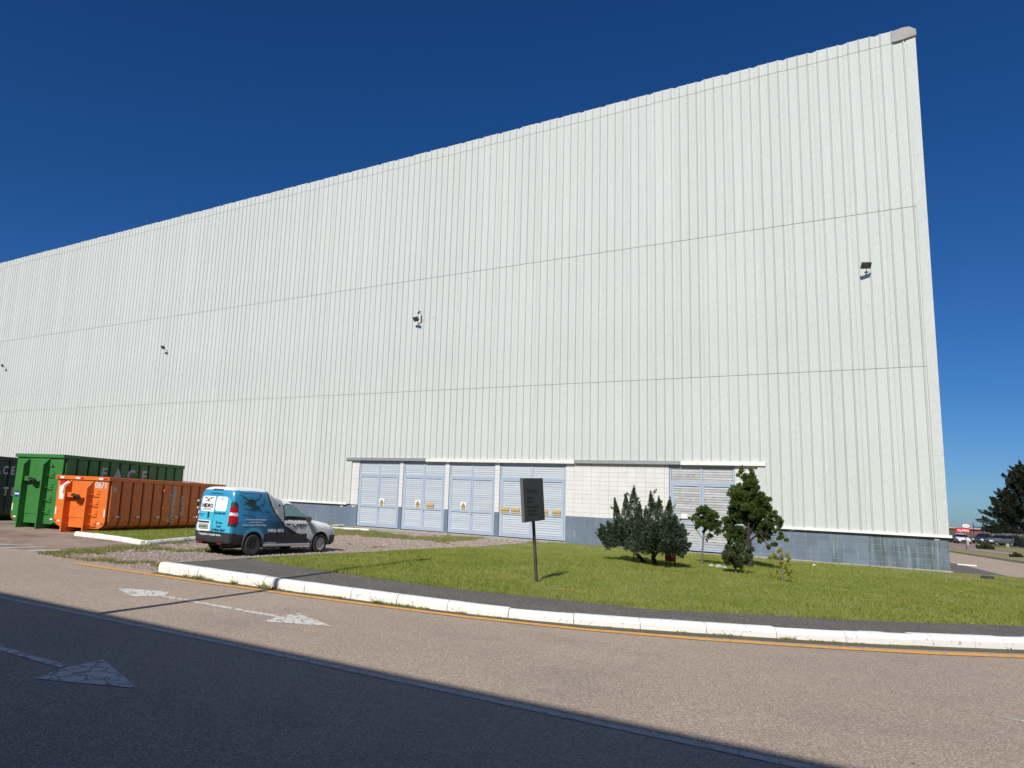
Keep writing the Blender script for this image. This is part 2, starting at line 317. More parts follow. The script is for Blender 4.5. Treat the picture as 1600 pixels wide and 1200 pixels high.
mark('faint_arrow_marking', [[(-.72,-22.55),(.1,-22.68),(.1,-22.74),(-.3,-22.70)], [(-.6,-23.05),(.1,-23.1),(.1,-23.16)]], M_PLINE)
mb = MB()
for a, b, c, d in (((-22.9,-20.75),(-22.2,-19.95),(-22.0,-20.05),(-22.6,-20.85)), ((-21.9,-21.0),(-21.6,-20.0),(-21.35,-20.05),(-21.55,-21.05)), ((-20.8,-21.1),(-20.65,-20.1),(-20.3,-20.15),(-20.35,-21.15))):
    mb.add([(x, y, yard_z(x, y)+.004) for x, y in (a, d, c, b)], [(0,1,2,3)])
tag(mb.build('crossing_stripes', M_PLINE), kind='structure')
# kerb stones, each its own piece
def kerb(name, path, lens, w, ztop, zbot, m, side=1, slope=.05):
    root = tag(link(name, None), kind='structure')
    P = [Vector(p) for p in path]; cum = [0]
    for i in range(1, len(P)): cum.append(cum[-1] + (P[i]-P[i-1]).length)
    def at(s):
        s = clamp(s, 0, cum[-1]-1e-4)
        for i in range(1, len(P)):
            if s <= cum[i]: t = (s-cum[i-1])/(cum[i]-cum[i-1]); return P[i-1].lerp(P[i], t), (P[i]-P[i-1]).normalized()
    s = 0; k = 0
    while s < cum[-1]-.15:
        l = lens[k] if k < len(lens) else random.uniform(.92, 1.08); e = min(s+l-.012, cum[-1]); jz = random.uniform(-.006, .005); jo = random.uniform(-.008, .008)
        secs = []
        for q in (s, (s+e)/2, e):
            p, t = at(q); n = Vector((-t.y, t.x))*side; zt = ztop(p.x, p.y)+jz+random.uniform(-.003, .003); zb = zbot(p.x, p.y)-.05
            prof = ((jo+.01, zb), (jo+.01, zt-.07), (jo+slope, zt-.012), (jo+slope+.03, zt), (w, zt), (w, zb))
            secs.append([(p.x+n.x*a, p.y+n.y*a, z) for a, z in prof])
        mb = MB(); vs = sum(secs, []); r = 6
        fs = [(j*r+i, j*r+(i+1)%r, (j+1)*r+(i+1)%r, (j+1)*r+i) for j in (0, 1) for i in range(r)] + [tuple(range(r)), tuple(range(3*r-1, 2*r-1, -1))]
        if side < 0: fs = [tuple(reversed(f)) for f in fs]
        mb.add(vs, fs); o = mb.build('kerb_stone', m, root); s += l; k += 1
    return root
kerb('white_kerb', KERB, [.36,.62,.28,1.35,.5,1.0,1.05], .21, lambda x, y: lawn_z(x, y)+.001+.015*clamp((-x-5)/9), lambda x, y: ROAD_Z, M_KERB)
kerb('island_kerb', [(-25.15,-16.88),(-24.1,-16.84),(-23.0,-16.88),(-21.85,-17.08),(-20.62,-17.36)], [.5,.55,.6,.62,.55,.6,.6], .16, lambda x, y: yard_z(x, y)+.14, yard_z, M_KERB)
M_KERBG = mat('bare_kerb_concrete', (.46,.46,.44), .85, c2=(.30,.31,.31), nscale=2, namt=.5, coord='World', c3=(.75,.74,.70), n3=1.4, t3=(.48,.56))
kerb('island_side_kerb', [(-20.62,-17.36),(-21.6,-14.45),(-23.4,-9),(-25.39,-3.03),(-26.3,-.5)], [], .16, lambda x, y: yard_z(x, y)+.14, yard_z, M_KERBG)
kerb('apron_kerb', [(-25.3,-3.0),(-24.3,-2.4),(-23.5,-2.0)], [], .14, lambda x, y: yard_z(x, y)+.09, yard_z, M_KERB)
kerb('lawn_edging', [(-14.74,-21.2),(-14.74,-12),(-14.74,-1.0)], [], .09, lambda x, y: lawn_z(x, y)+.004, yard_z, M_CONC, side=-1, slope=.005)
island = sheet('island_grass', [(-25.1,-16.74),(-23.0,-16.74),(-20.8,-17.25),(-21.75,-14.4),(-25.5,-3.03),(-26.5,-.4),(-27.6,-.4),(-27.0,-10.3),(-26.4,-14.1)], lambda x, y: yard_z(x, y)+.10, M_LAWN)
mb = MB(); mb.add([(x, y, yard_z(x, y)+z) for z in (.125, 0) for x, y in ((-26.55,-14.1),(-27.15,-10.3),(-27.28,-10.3),(-26.68,-14.1))], [(0,1,2,3),(4,5,1,0)])
tag(mb.build('island_back_kerb', M_CONC), kind='structure')

# ------------------------------------------------------------------ factory building
PITCH, X0 = .3692, -.0155
bld = thing('factory_building', 'huge white factory hall clad in vertical ribbed steel sheets above a low blue block base', 'building', (0,0,0))
W0 = -78.0
mb = MB(); mb.box((W0,.30,-.3), (-.02,60,20.6)); mb.build('hall_body', M_TRIM, bld)
def rib_sheet(z0, z1, ytop=0., jag=0.):
    """one 3-rib sheet, local x from 0 to 3 pitches, ribs centred half-way"""
    mb = MB(); prof = []
    prof.append((0, 0))
    for k in range(3):
        c = PITCH*(k+.5); prof += [(c-.033, 0), (c-.020, -.040), (c+.020, -.040), (c+.033, 0)]
        if k < 2: prof += [(PITCH*(k+1), 0)]
    prof.append((3*PITCH-.004, 0)); n = len(prof)
    vs = [(x, y, z0) for x, y in prof] + [(x, y+ytop, z1) for x, y in prof] + [(x, y+.012, z0) for x, y in prof]
    fs = [(i, i+1, n+i+1, n+i) for i in range(n-1)] + [(2*n+i, 2*n+i+1, i+1, i) for i in range(n-1)]
    mb.add(vs, fs)
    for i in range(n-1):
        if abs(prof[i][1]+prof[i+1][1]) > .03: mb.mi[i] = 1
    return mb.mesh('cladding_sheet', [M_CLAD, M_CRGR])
Z_BOT, Z_S2, Z_S1, Z_L, Z_TOP, Z_CAN = 1.40, 7.45, 13.59, 20.44, 20.96, 3.90
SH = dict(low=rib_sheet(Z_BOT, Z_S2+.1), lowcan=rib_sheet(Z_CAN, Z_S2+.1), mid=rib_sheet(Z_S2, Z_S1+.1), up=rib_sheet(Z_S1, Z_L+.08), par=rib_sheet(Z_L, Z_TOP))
for v in SH['par'].vertices:
    if v.co.z > Z_TOP-.01 and (v.co.x < .01 or v.co.x > 3*PITCH-.02): v.co.z -= .04
for j in range(70):
    xr = X0 - PITCH*.5 - 3*PITCH*j - .0; xl = xr - 3*PITCH
    yj = random.uniform(-.0035, .0035)
    can = -26.75 < (xl+xr)/2 < -5.9
    for key, dy in (('lowcan' if can else 'low', 0), ('mid', -.016), ('up', -.032), ('par', -.045)):
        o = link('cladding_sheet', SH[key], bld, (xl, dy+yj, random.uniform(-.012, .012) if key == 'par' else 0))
# corner trim in pieces, bottom drip trim, corner cap
zz = [1.36, 4.2, 7.0, 9.9, 12.8, 15.6, 18.3, 20.62]
for a, b in zip(zz[:-1], zz[1:]):
    mb = MB(); d = .004*(zz.index(a) % 2)
    mb.prism([(-.30,-.004),(-.30,-.052-d),(.018,-.052-d),(.018,.32),(.004,.32),(.004,-.036)], 'z', a, b+.02); mb.build('corner_trim', M_CLAD, bld)
x = .10
while x > -78:
    l = 3.0 if x < .05 else 3.1; x1 = max(x-l, -78)
    if not (-26.7 < x-.01 and x1 < -5.9) or x > -5.9 or x < -26:
        xa, xb = x, x1
        if x > -5.9 > x1: xb = -6.02
        mb = MB(); mb.prism([(.02,1.45),(-.075,1.43),(-.085,1.35),(-.07,1.35),(.02,1.38)], 'x', xb+.004, xa); mb.build('drip_trim', M_TRIM, bld)
    x = x1
    if -26.7 < x < -6.0: x = -26.62
mb = MB(); mb.prism([(-.76,20.44),(-.74,20.90),(-.38,20.95),(-.16,20.92),(.05,20.74),(.05,20.50),(-.35,20.45)], 'y', -.125, .36); mb.build('corner_cap', M_CAPG, bld)
mb = MB(); mb.box((W0,.0,20.7), (-.8,.32,20.85)); mb.build('parapet_back', M_TRIM, bld)
# canopy flashing strips
for xa, xb, m, dz in ((-26.78,-21.62,M_GALV,.0), (-21.6,-13.62,M_TRIM,-.02), (-13.6,-8.98,M_GALV,.0), (-8.96,-5.72,M_TRIM,-.01)):
    mb = MB(); mb.prism([(.03,3.93+dz),(-.11,3.90+dz),(-.12,3.76+dz),(-.105,3.76+dz),(.03,3.80+dz)], 'x', xa, xb); mb.build('canopy_flashing', m, bld)
for xa, xb in ((-26.79,-26.42),(-6.02,-5.70)):
    mb = MB(); mb.prism([(xa,.03),(xa,-.05),(xb,-.05),(xb,.03)], 'z', 1.40, 3.93); mb.build('jamb_trim', M_CLAD, bld)
# block walls
blocks = []
CH = .2; BZ0 = 1.385
def block_region(xa, xb, z0, z1, algae=False):
    k0 = math.floor((z0-BZ0)/CH+.001); k = k0
    while BZ0+k*CH < z1-.03:
        za = max(BZ0+k*CH, z0); zb = min(za+CH, z1, BZ0+(k+1)*CH); x = xa
        while x < xb-.02:
            a = max(x, xa); b = min(x+.4, xb)
            if b-a > .03: blocks.append((a, b, za, zb))
            x += .4
        k += 1
for r in ((-14.05,-9.46), (-6.87,-6.0), (-17.66,-17.41), (-20.47,-20.23), (-23.25,-23.03), (-26.5,-25.93)): block_region(*r, .16, 3.79)
block_region(-6.0, -.0, .16, BZ0); block_region(-46, -26.5, .16, BZ0)
blocks.sort(key=lambda b: -b[0]); BX = {}
def block_mesh(l, h):
    key = (round(l, 2), round(h, 2))
    if key not in BX:
        mb = MB(); mb.bbox((.0,.03,.0), (l-.009,.2,h-.009), .004); BX[key] = mb.mesh('concrete_block', M_BLUEB)
    return BX[key]
rest = MB(); nb = 0
for a, b, za, zb in blocks:
    white = za > BZ0-.01; mm = M_WHITEB if white else (M_BLUEG if (a > -2.6 or -3.9 < a < -3.4) else M_BLUEB)
    if nb < 296 and a > -16:
        me = block_mesh(b-a, zb-za); o = link('concrete_block', me, bld, (a, random.uniform(-.0015,.0015), za))
        o.material_slots[0].link = 'OBJECT'; o.material_slots[0].material = mm; nb += 1
    else:
        rest.box((a,.03+random.uniform(-.0015,.0015),za), (b-.009,.18,zb-.009), 0 if white else 1)
tag(rest.build('block_courses', [M_WHITEB, M_BLUEB], bld), kind='stuff')
mb = MB()
for xa, xb, z0, z1, mi in [(-14.05,-9.46,BZ0,3.79,0),(-6.87,-6.0,BZ0,3.79,0),(-26.5,-25.93,BZ0,3.79,0),(-17.66,-17.41,BZ0,3.79,0),(-20.47,-20.23,BZ0,3.79,0),(-23.25,-23.03,BZ0,3.79,0),
        (-14.05,-9.46,.16,BZ0,1),(-6.87,-.0,.16,BZ0,1),(-78,-25.93,-.1,BZ0,1),(-17.66,-17.41,.16,BZ0,1),(-20.47,-20.23,.16,BZ0,1),(-23.25,-23.03,.16,BZ0,1)]:
    mb.box((xa+.002,.035,z0-.01), (xb-.012,.29,z1), mi)
mb.box((-78,.02,3.80), (-5.9,.29,4.2), 0)
mb.build('mortar_bed', [M_MORTW, M_MORTB], bld)
mb = MB(); x = .06
while x > -5.9:
    l = random.uniform(.8,1.4); mb.bbox((x-l+.01,-.10+random.uniform(0,.02),-.15), (x,.028,.235+random.uniform(-.02,.012)), .015); x -= l
mb.build('footing', M_CONC, bld)
# white bird-like patches and small vents on the blue band
for x, z in ((-.42,1.28),(-4.95,1.31),(-26.3,1.28),(-27.1,1.25)):
    mb = MB(); mb.bbox((x,.012,z-.04), (x+.16,.03,z+.03), .01); mb.build('vent_cover', M_TRIM, bld)
# louvred doors, each slat its own piece
M_BACK = mat('louvre_backing', (.10,.115,.13), .8)
def louvre_door(xa, xb, z0=.27, z1=3.74, label=None, weathered=False, m1=3.02, m2=1.30):
    w = xb-xa; fr = MB(); t = .075; y0, y1 = .06, .13; xm = w/2; h = z1-z0
    a, b = m1-z0, m2-z0
    for bx in (((0,0),(t,h)), ((w-t,0),(w,h)), ((t,0),(w-t,.07)), ((t,h-.06),(w-t,h)), ((t,a-.05),(w-t,a+.05)), ((xm-.04,a+.05),(xm+.04,h-.06))):
        fr.bbox((bx[0][0],y0,bx[0][1]), (bx[1][0],y1,bx[1][1]), .006)
    for (p, q) in ((t+.006, xm-.004), (xm+.004, w-t-.006)):
        s = .085
        for bx in (((p,.075),(p+s,a-.055)), ((q-s,.075),(q,a-.055)), ((p+s,.075),(q-s,.075+s)), ((p+s,a-.055-s),(q-s,a-.055)), ((p+s,b),(q-s,b+.12))):
            fr.bbox((bx[0][0],y0-.012,bx[0][1]), (bx[1][0],y1-.012,bx[1][1]), .005)
    d = fr.build('louvre_door', M_DOORF, bld, (xa, 0, z0))
    if label: d['label'] = label
    mb = MB(); mb.box((.01,.17,.01), (w-.01,.20,h-.01)); mb.build('door_backing', M_BACK, d)
    xs = ((t+.09, xm-.09), (xm+.09, w-t-.09)); lw = xs[0][1]-xs[0][0]
    th = .012; sm = MB(); sm.add([(0,.0,-.050),(lw,.0,-.050),(lw,.022,.054),(0,.022,.054),(0,.012,-.054),(lw,.012,-.054)], [(0,1,2,3),(4,5,1,0),(0,3,4),(1,5,2)])
    me = sm.mesh('slat', M_SLATR if weathered else M_SLAT); pitch = .105
    for x0, x1 in xs:
        for lo, hi in ((.17, b-.0), (b+.13, a-.14), (a+.055, h-.065)):
            n = int(round((hi-lo)/pitch)); p_ = (hi-lo)/n
            for k in range(n):
                bad = weathered and lo > 1.0 and random.random() < (.30 if lo > 2 else .12)
                sl_ = link('slat', me, d, (x0, y0+.012, lo+p_*(k+.5)), (random.uniform(-.28,.2) if bad else 0, random.uniform(-.018,.018) if bad else 0, 0))
                if lo > 2: sl_.scale.x = (lw+.125)/lw; sl_.location.x = x0-(.08 if x0 < xm else .045)
    for (p, q) in ((t, xm), (xm, w-t)): pass
    mb = MB(); mb.tube([(xm+.06,y0-.04,b+.02),(xm+.06,y0-.05,b-.10)], .012, 6); mb.tube([(xm+.06,y0,b+.02),(xm+.06,y0-.04,b+.02)], .012, 6); mb.build('door_handle', M_GALV, d)
    return d
D1 = louvre_door(-25.92,-23.26, label='first pale blue louvred double door from the left')
D2 = louvre_door(-23.02,-20.48, label='second pale blue louvred double door, one white and one yellow sign')
D3 = louvre_door(-20.22,-17.67, label='third pale blue louvred double door with a single white sign')
D4 = louvre_door(-17.40,-14.06, label='widest pale blue louvred door with a row of yellow signs behind the dark board')
D5 = louvre_door(-9.45,-6.88, label='weathered louvred double door behind the trees with bent upper slats', weathered=True)
M_SIGNW = mat('white_sign', (.78,.78,.76), .4); M_AMBER = mat('amber_print', (.55,.36,.03), .5, c2=(.45,.30,.05), nscale=8, namt=.5); M_BLACK = mat('black_print', (.02,.02,.02), .5)
M_YSIGN = mat('faded_yellow_sign', (.56,.42,.17), .5, c2=(.50,.40,.22), nscale=5, namt=.6)
def danger(d, x, z):
    mb = MB(); mb.bbox((x-.17,.0,z-.2), (x+.17,.012,z+.2), .008); s = mb.build('warning_sign', M_SIGNW, d, (0,.03,0))
    mb = MB(); mb.prism([(x-.14,z-.06),(x+.14,z-.06),(x,z+.16)], 'y', .022, .029); mb.prism([(x-.11,z-.17),(x+.11,z-.17),(x+.11,z-.09),(x-.11,z-.09)], 'y', .022, .029); mb.build('sign_emblem', M_BLACK, d)
    mb = MB(); mb.prism([(x-.095,z-.035),(x+.095,z-.035),(x,z+.115)], 'y', .018, .0215); mb.prism([(x-.10,z-.16),(x+.10,z-.16),(x+.10,z-.10),(x-.10,z-.10)], 'y', .018, .0215); mb.build('sign_emblem', M_AMBER, d)
    mb = MB(); mb.prism([(x-.008,z+.065),(x+.008,z+.065),(x+.008,z-.01),(x-.008,z-.01)], 'y', .015, .0175); mb.build('sign_emblem', M_BLACK, d)
danger(D1, 1.60, 1.30); danger(D2, .98, 1.32); danger(D3, .86, 1.32)
def yellow(d, x, z, w=.42, h=.27):
    mb = MB(); mb.bbox((x-w/2,.02,z-h/2), (x+w/2,.035,z+h/2), .006); mb.build('yellow_sign', M_YSIGN, d)
    text('lettering', 'CUIDADO', .095, M_BLACK, d, FACE((x,.017,z-.03), (1,0,0), (0,0,1)), bold=.001)
yellow(D2, 1.72, 1.26)
for x in (.30,.86,1.55,2.30,2.92): yellow(D4, x, 1.24, .42 if x < 2 else .38)
mb = MB(); mb.bbox((.46,.02,1.27), (.72,.035,1.47), .006); mb.build('notice_plate', M_SIGNW, D5)
mb = MB(); mb.box((-9.5,-.10,.14), (-6.8,.05,.22)); mb.build('door_sill', M_CONC, bld)
mb = MB(); mb.box((-26,-.06,.14), (-14.0,.05,.235)); mb.build('door_sill', M_CONC, bld)

# floodlights
M_HOUS = mat('dark_floodlight_housing', (.045,.048,.045), .45, c2=(.06,.062,.055), nscale=10); M_LENS = mat('floodlight_glass', (.10,.105,.10), .15)
def floodlight(x, z, yaw, label):
    t = thing('floodlight', label, 'floodlight', (x,-.04,z), 0, 'floodlights along the wall')
    mb = MB(); mb.bbox((-.07,-.03,-.07), (.07,0,.07), .008); mb.tube([(0,0,0),(0,-.20,-.01),(0,-.30,.03)], .022, 8); mb.build('bracket', M_TRIM, t)
    M = Matrix.Translation((0,-.36,.08)) @ Matrix.Rotation(yaw, 4, 'Z') @ Matrix.Rotation(math.radians(43), 4, 'X')
    mb = MB(); mb.bbox((-.17,-.05,-.13), (.17,.03,.13), .015, M=M)
    for k in range(-3, 4): mb.box((k*.05-.006,.03,-.11), (k*.05+.006,.055,.11), M=M)
    h = mb.build('housing', M_HOUS, t)
    mb = MB(); mb.box((-.145,-.056,-.105), (.145,-.0505,.105), M=M); mb.build('glass', M_LENS, t)
    return t
floodlight(-2.0, 11.30, .35, 'floodlight near the right corner of the white wall')
f2 = floodlight(-22.44, 11.20, -.25, 'floodlight above the louvred doors with a small camera over it')
floodlight(-43.25, 11.23, -.25, 'small floodlight on the left part of the wall above the green skip')
floodlight(-64.2, 11.23, -.25, 'farthest floodlight, at the left edge of the photo')
cam_t = thing('security_camera', 'small security camera on the wall just above the middle floodlight', 'camera', (-22.3,-.04,11.62))
mb = MB(); mb.tube([(0,0,0),(0,-.22,.02)], .015, 6); mb.build('arm', M_TRIM, cam_t)
mb = MB(); mb.tube([(-.02,-.20,.10),(.05,-.45,-.06)], .05, 8); mb.build('camera_body', M_HOUS, cam_t)
mb = MB(); mb.tube([(0,0,0),(.35,0,.10),(.8,0,.16)], .004, 5); tag(mb.build('cable', M_TRIM, None, (-22.2,-.07,11.28)), 'thin pale cable running from the middle floodlight along the wall', 'cable')

# building behind the camera that throws the shade over the road, with a tall mast
near = thing('office_block', 'plain grey building behind the viewpoint whose shade covers the near lane', 'building', (0,-38.50,0))
M_PLAIN = mat('grey_render', (.12,.12,.12), .8, c2=(.09,.09,.09), nscale=.6)
mb = MB(); mb.box((-95,-20,-.3), (45,.55,10.3)); mb.build('wall', M_PLAIN, near)
mb = MB(); mb.box((-95.2,-20.2,10.3), (45.2,.62,10.62)); mb.build('roof_edge', M_GALV, near)
for k in range(-9, 5):
    mb = MB(); mb.bbox((k*9.0,.56,3.0), (k*9.0+3,.62,5.0), .02); w_ = mb.build('window', M_LENS, near)
mast = thing('lamp_mast', 'tall thin steel lamp mast standing left of the viewpoint', 'mast', (-10.3,-29.0,-.12))
mb = MB(); mb.tube([(0,0,0),(0,0,12.7)], .085, 12, r2=.055); mb.lathe([(.22,0),(.22,.03),(.09,.03)], 12); mb.build('pole', M_GALV, mast)
mb = MB(); mb.bbox((-.12,-.35,12.6), (.12,.30,12.72), .02); mb.build('lamp_head', M_HOUS, mast)
# ------------------------------------------------------------------ grass blades and ground litter
def in_poly(P, poly):
    x, y = P[:,0], P[:,1]; c = np.zeros(len(P), bool); n = len(poly); j = n-1
    for i in range(n):
        xi, yi = poly[i]; xj, yj = poly[j]
        m = ((yi > y) != (yj > y)) & (x < (xj-xi)*(y-yi)/(yj-yi+1e-12)+xi); c ^= m; j = i
    return c
def vnoise(P, s, seed=0):
    """cheap smooth value noise"""
    r = np.random.default_rng(seed).random((64, 64)); q = P*s; i = np.floor(q).astype(int); f = q-i; f = f*f*(3-2*f)
    g = lambda a, b: r[(i[:,0]+a) % 64, (i[:,1]+b) % 64]
    return (g(0,0)*(1-f[:,0])+g(1,0)*f[:,0])*(1-f[:,1]) + (g(0,1)*(1-f[:,0])+g(1,1)*f[:,0])*f[:,1]
def tri_mesh(name, V, m, mats=None, k=3):
    n = len(V)//k; me = bpy.data.meshes.new(name); me.vertices.add(n*k); me.vertices.foreach_set('co', V.astype(np.float32).ravel())
    me.loops.add(n*k); me.loops.foreach_set('vertex_index', np.arange(n*k, dtype=np.int32)); me.polygons.add(n)
    me.polygons.foreach_set('loop_start', np.arange(0, n*k, k, dtype=np.int32)); me.polygons.foreach_set('loop_total', np.full(n, k, dtype=np.int32))
    me.materials.append(m); me.update(calc_edges=True); me.validate(); return me
def blades(P, Z, h, w, lean=.5):
    n = len(P); a = rng.uniform(0, 2*PI, n); hh = h*rng.uniform(.5, 1.3, n); ww = w*rng.uniform(.7, 1.4, n)
    lx = rng.normal(0, lean, n)*hh; ly = rng.normal(0, lean, n)*hh; V = np.zeros((n, 3, 3))
    V[:,0,0] = P[:,0]-np.cos(a)*ww; V[:,0,1] = P[:,1]-np.sin(a)*ww; V[:,0,2] = Z
    V[:,1,0] = P[:,0]+np.cos(a)*ww; V[:,1,1] = P[:,1]+np.sin(a)*ww; V[:,1,2] = Z
    V[:,2,0] = P[:,0]+lx; V[:,2,1] = P[:,1]+ly; V[:,2,2] = Z+hh
    return V.reshape(-1, 3)
def leaf_mat(name, c, c2, isl=.35, rough=.5, trans=.3, tint=None, n=1.5):
    if name in MATS: return MATS[name]
    m = mat(name, c, rough, c2=c2, nscale=n, namt=.35, coord='World', island=isl, spec=.25); nt = m.node_tree; b = nt.nodes['Principled BSDF']
    t = nt.nodes.new('ShaderNodeBsdfTranslucent'); t.inputs[0].default_value = (*(tint or tuple(x*1.5 for x in c)), 1)
    mx = nt.nodes.new('ShaderNodeMixShader'); mx.inputs[0].default_value = trans
    nt.links.new(b.outputs[0], mx.inputs[1]); nt.links.new(t.outputs[0], mx.inputs[2]); nt.links.new(mx.outputs[0], nt.nodes['Material Output'].inputs[0]); return m
M_GRASS = leaf_mat('lawn_grass', (.225,.285,.050), (.325,.335,.085), .35, .6, .3, (.26,.36,.05), n=.7)
M_GRASSD = leaf_mat('coarse_grass', (.23,.25,.07), (.35,.32,.14), .4, .6, .3, (.2,.26,.05), n=1.5)
LP = [(-14.62,-21.1)] + GRASS_FRONT[:] + [(1.95,.0),(.1,-.1),(-14.62,-.35)]
LP = [(-14.6,-19.0)] + GRASS_FRONT[1:] + [(1.9,-.1),(.1,-.18),(-14.6,-.3)]
def scatter(poly, dens, edge=0.0):
    xs = [p[0] for p in poly]; ys = [p[1] for p in poly]; A = (max(xs)-min(xs))*(max(ys)-min(ys)); n = int(A*dens)
    P = np.stack([rng.uniform(min(xs), max(xs), n), rng.uniform(min(ys), max(ys), n)], 1)
    Q = P + (vnoise(P, 3.1, 5)[:,None]-.5)*np.array([[edge, edge]]); return P[in_poly(Q, poly)]
P = scatter(LP, 2300, .35); d = np.hypot(P[:,0]+1.2, P[:,1]+32.1)
keep = rng.random(len(P)) < np.clip(1.35-(d-12)/26, .45, 1); P = P[keep]
Z = .02+.18*(P[:,1]+21)/21 + .07*np.clip((-P[:,0]-6)/8,0,1)*np.clip((-P[:,1]-8)/10,0,1) - .02
h = .038+.030*vnoise(P, 1.3, 1)+.02*vnoise(P, 5, 2)
# worn strip close to the wall
dry = (P[:,1] > -1.2) & (rng.random(len(P)) < .65); dry |= (rng.random(len(P)) < .8*np.clip((P[:,1]+7.5)/5, 0, 1)*np.clip((vnoise(P, .8, 31)-.40)*3, 0, 1)); dry |= (rng.random(len(P)) < .55*np.clip((vnoise(P, .45, 33)-.56)*5, 0, 1)); dry |= (rng.random(len(P)) < .75*np.clip((vnoise(P, 2.3, 35)-.72)*6, 0, 1)); P, Z, h = P[~dry], Z[~dry], h[~dry]
tag(link('lawn_grass', tri_mesh('lawn_grass', blades(P, Z, h, .0055), M_GRASS)), kind='stuff')
P = scatter([(-25.1,-16.74),(-23.0,-16.74),(-20.8,-17.25),(-21.75,-14.4),(-25.5,-3.03),(-26.5,-.4),(-27.5,-.4),(-27.0,-10.3),(-26.4,-14.1)], 900)
tag(link('island_turf', tri_mesh('island_turf', blades(P, .1-.12+.30*np.clip((P[:,1]+21)/21,0,1), .055, .007), M_GRASS)), kind='stuff')
# patchy grass in the gravel and along kerbs
GP = [(-19.75,-21.28),(-20.5,-19.6),(-20.75,-17.3),(-21.6,-14.45),(-25.25,-3.03),(-26.1,-.8),(-14.9,-.8),(-14.85,-21.25),(-15.3,-21.36)]
P = scatter(GP, 900); nz = vnoise(P, .55, 11)*.6+vnoise(P, 2.1, 12)*.4; zy_ = P[:,1]
bias = np.zeros(len(P)); bias += .26*np.exp(-((zy_+4.2)/1.5)**2)*(P[:,0] < -17)                       # grassy band before the doors
bias += .30*np.exp(-(((P[:,0]+16.3)/1.3)**2+((zy_+20.4)/.8)**2))                                       # tuft by the kerb nose
bias += .30*np.exp(-(((P[:,0]+19.9)/.6)**2+((zy_+20.6)/.9)**2))
line = np.abs((P[:,0]+20.7)-(P[:,1]+17.35)*(-.30)); bias += .22*np.exp(-(line/.45)**2)*(zy_ < -13)      # along the island
edge_ = np.abs(P[:,0]+20.6+ (P[:,1]+17.3)*.19); bias += .3*np.exp(-(edge_/.22)**2)*(zy_ < -17)
k = (nz+bias) > .665; P = P[k]
tag(link('gravel_weeds', tri_mesh('gravel_weeds', blades(P, -.12+.30*np.clip((P[:,1]+21)/21,0,1), .05+.04*vnoise(P, 2, 4), .009, .6), M_GRASSD)), kind='stuff')
# pebbles in the gravel
P = scatter(GP, 95); n = len(P); s = rng.uniform(.012, .034, n); V = np.zeros((n*4, 3, 3)); z = -.12+.30*np.clip((P[:,1]+21)/21,0,1)
a = rng.uniform(0, 2*PI, n); top = np.stack([P[:,0], P[:,1], z+s*.9], 1)
cor = [np.stack([P[:,0]+s*np.cos(a+q*PI/2)*rng.uniform(.7,1.3,n), P[:,1]+s*np.sin(a+q*PI/2), z-.003], 1) for q in range(4)]
for q in range(4): V[q::4,0] = cor[q]; V[q::4,1] = cor[(q+1)%4]; V[q::4,2] = top
M_PEB = mat('pebbles', (.34,.27,.23), .9, island=.55)
tag(link('pebbles', tri_mesh('pebbles', V.reshape(-1,3), M_PEB)), kind='stuff')
# weeds in the gutter
cum = []; KP = offs(KERB, -.02)
pts = []
for i in range(len(KP)-1):
    a, b = np.array(KP[i]), np.array(KP[i+1]); L = np.linalg.norm(b-a)
    for _ in range(int(L*260)): t = rng.random(); pts.append(a+(b-a)*t+rng.normal(0, .025, 2)*np.array([1, 1])-np.array([0, .02]))
P = np.array(pts); nz = vnoise(P, 1.6, 21)*.5+vnoise(P, 5, 22)*.5; P = P[nz > .55]
hh = .02+.07*np.clip(vnoise(P, 2.2, 23)-.35, 0, 1)
tag(link('gutter_weeds', tri_mesh('gutter_weeds', blades(P, np.full(len(P), ROAD_Z), hh, .008, .7), M_GRASSD)), kind='stuff')
def weed(x, y, z, r, label):
    P = np.array([[x, y]])+rng.normal(0, r*.22, (46, 2)); V = blades(P, np.full(46, z), r*.55, .011, 1.0)
    tag(link('weed', tri_mesh('weed', V, M_GRASSD)), label, 'weed', 'weeds along the white kerb')
weed(-11.55,-21.47,ROAD_Z,.22,'leafy weed at the kerb just left of its dark joint')
weed(-13.35,-21.50,ROAD_Z,.17,'low weed by the broken left end of the white kerb')
weed(-12.35,-21.48,ROAD_Z,.16,'small weed against the kerb between its two larger neighbours')
weed(-8.95,-21.28,ROAD_Z,.13,'tiny weed in the kerb joint where the long shadow passes')
# fallen bits on the road
n = 900; P = np.stack([rng.uniform(-20, 4, n), rng.uniform(-29, -19, n)], 1)
P = P[~in_poly(P, KERB+[(3,0),(-14.6,0)])]; n = len(P); s = rng.uniform(.004, .013, n); a = rng.uniform(0, PI, n); V = np.zeros((n, 3, 3))
for q in range(3): V[:,q,0] = P[:,0]+s*np.cos(a+q*2.1)*(1+(q == 0)*1.5); V[:,q,1] = P[:,1]+s*np.sin(a+q*2.1)*(1+(q == 0)*1.5); V[:,q,2] = ROAD_Z+.006+.006*(q == 2)
tag(link('road_grit', tri_mesh('road_grit', V.reshape(-1,3), mat('grit', (.30,.25,.2), .9, island=.7))), kind='stuff')

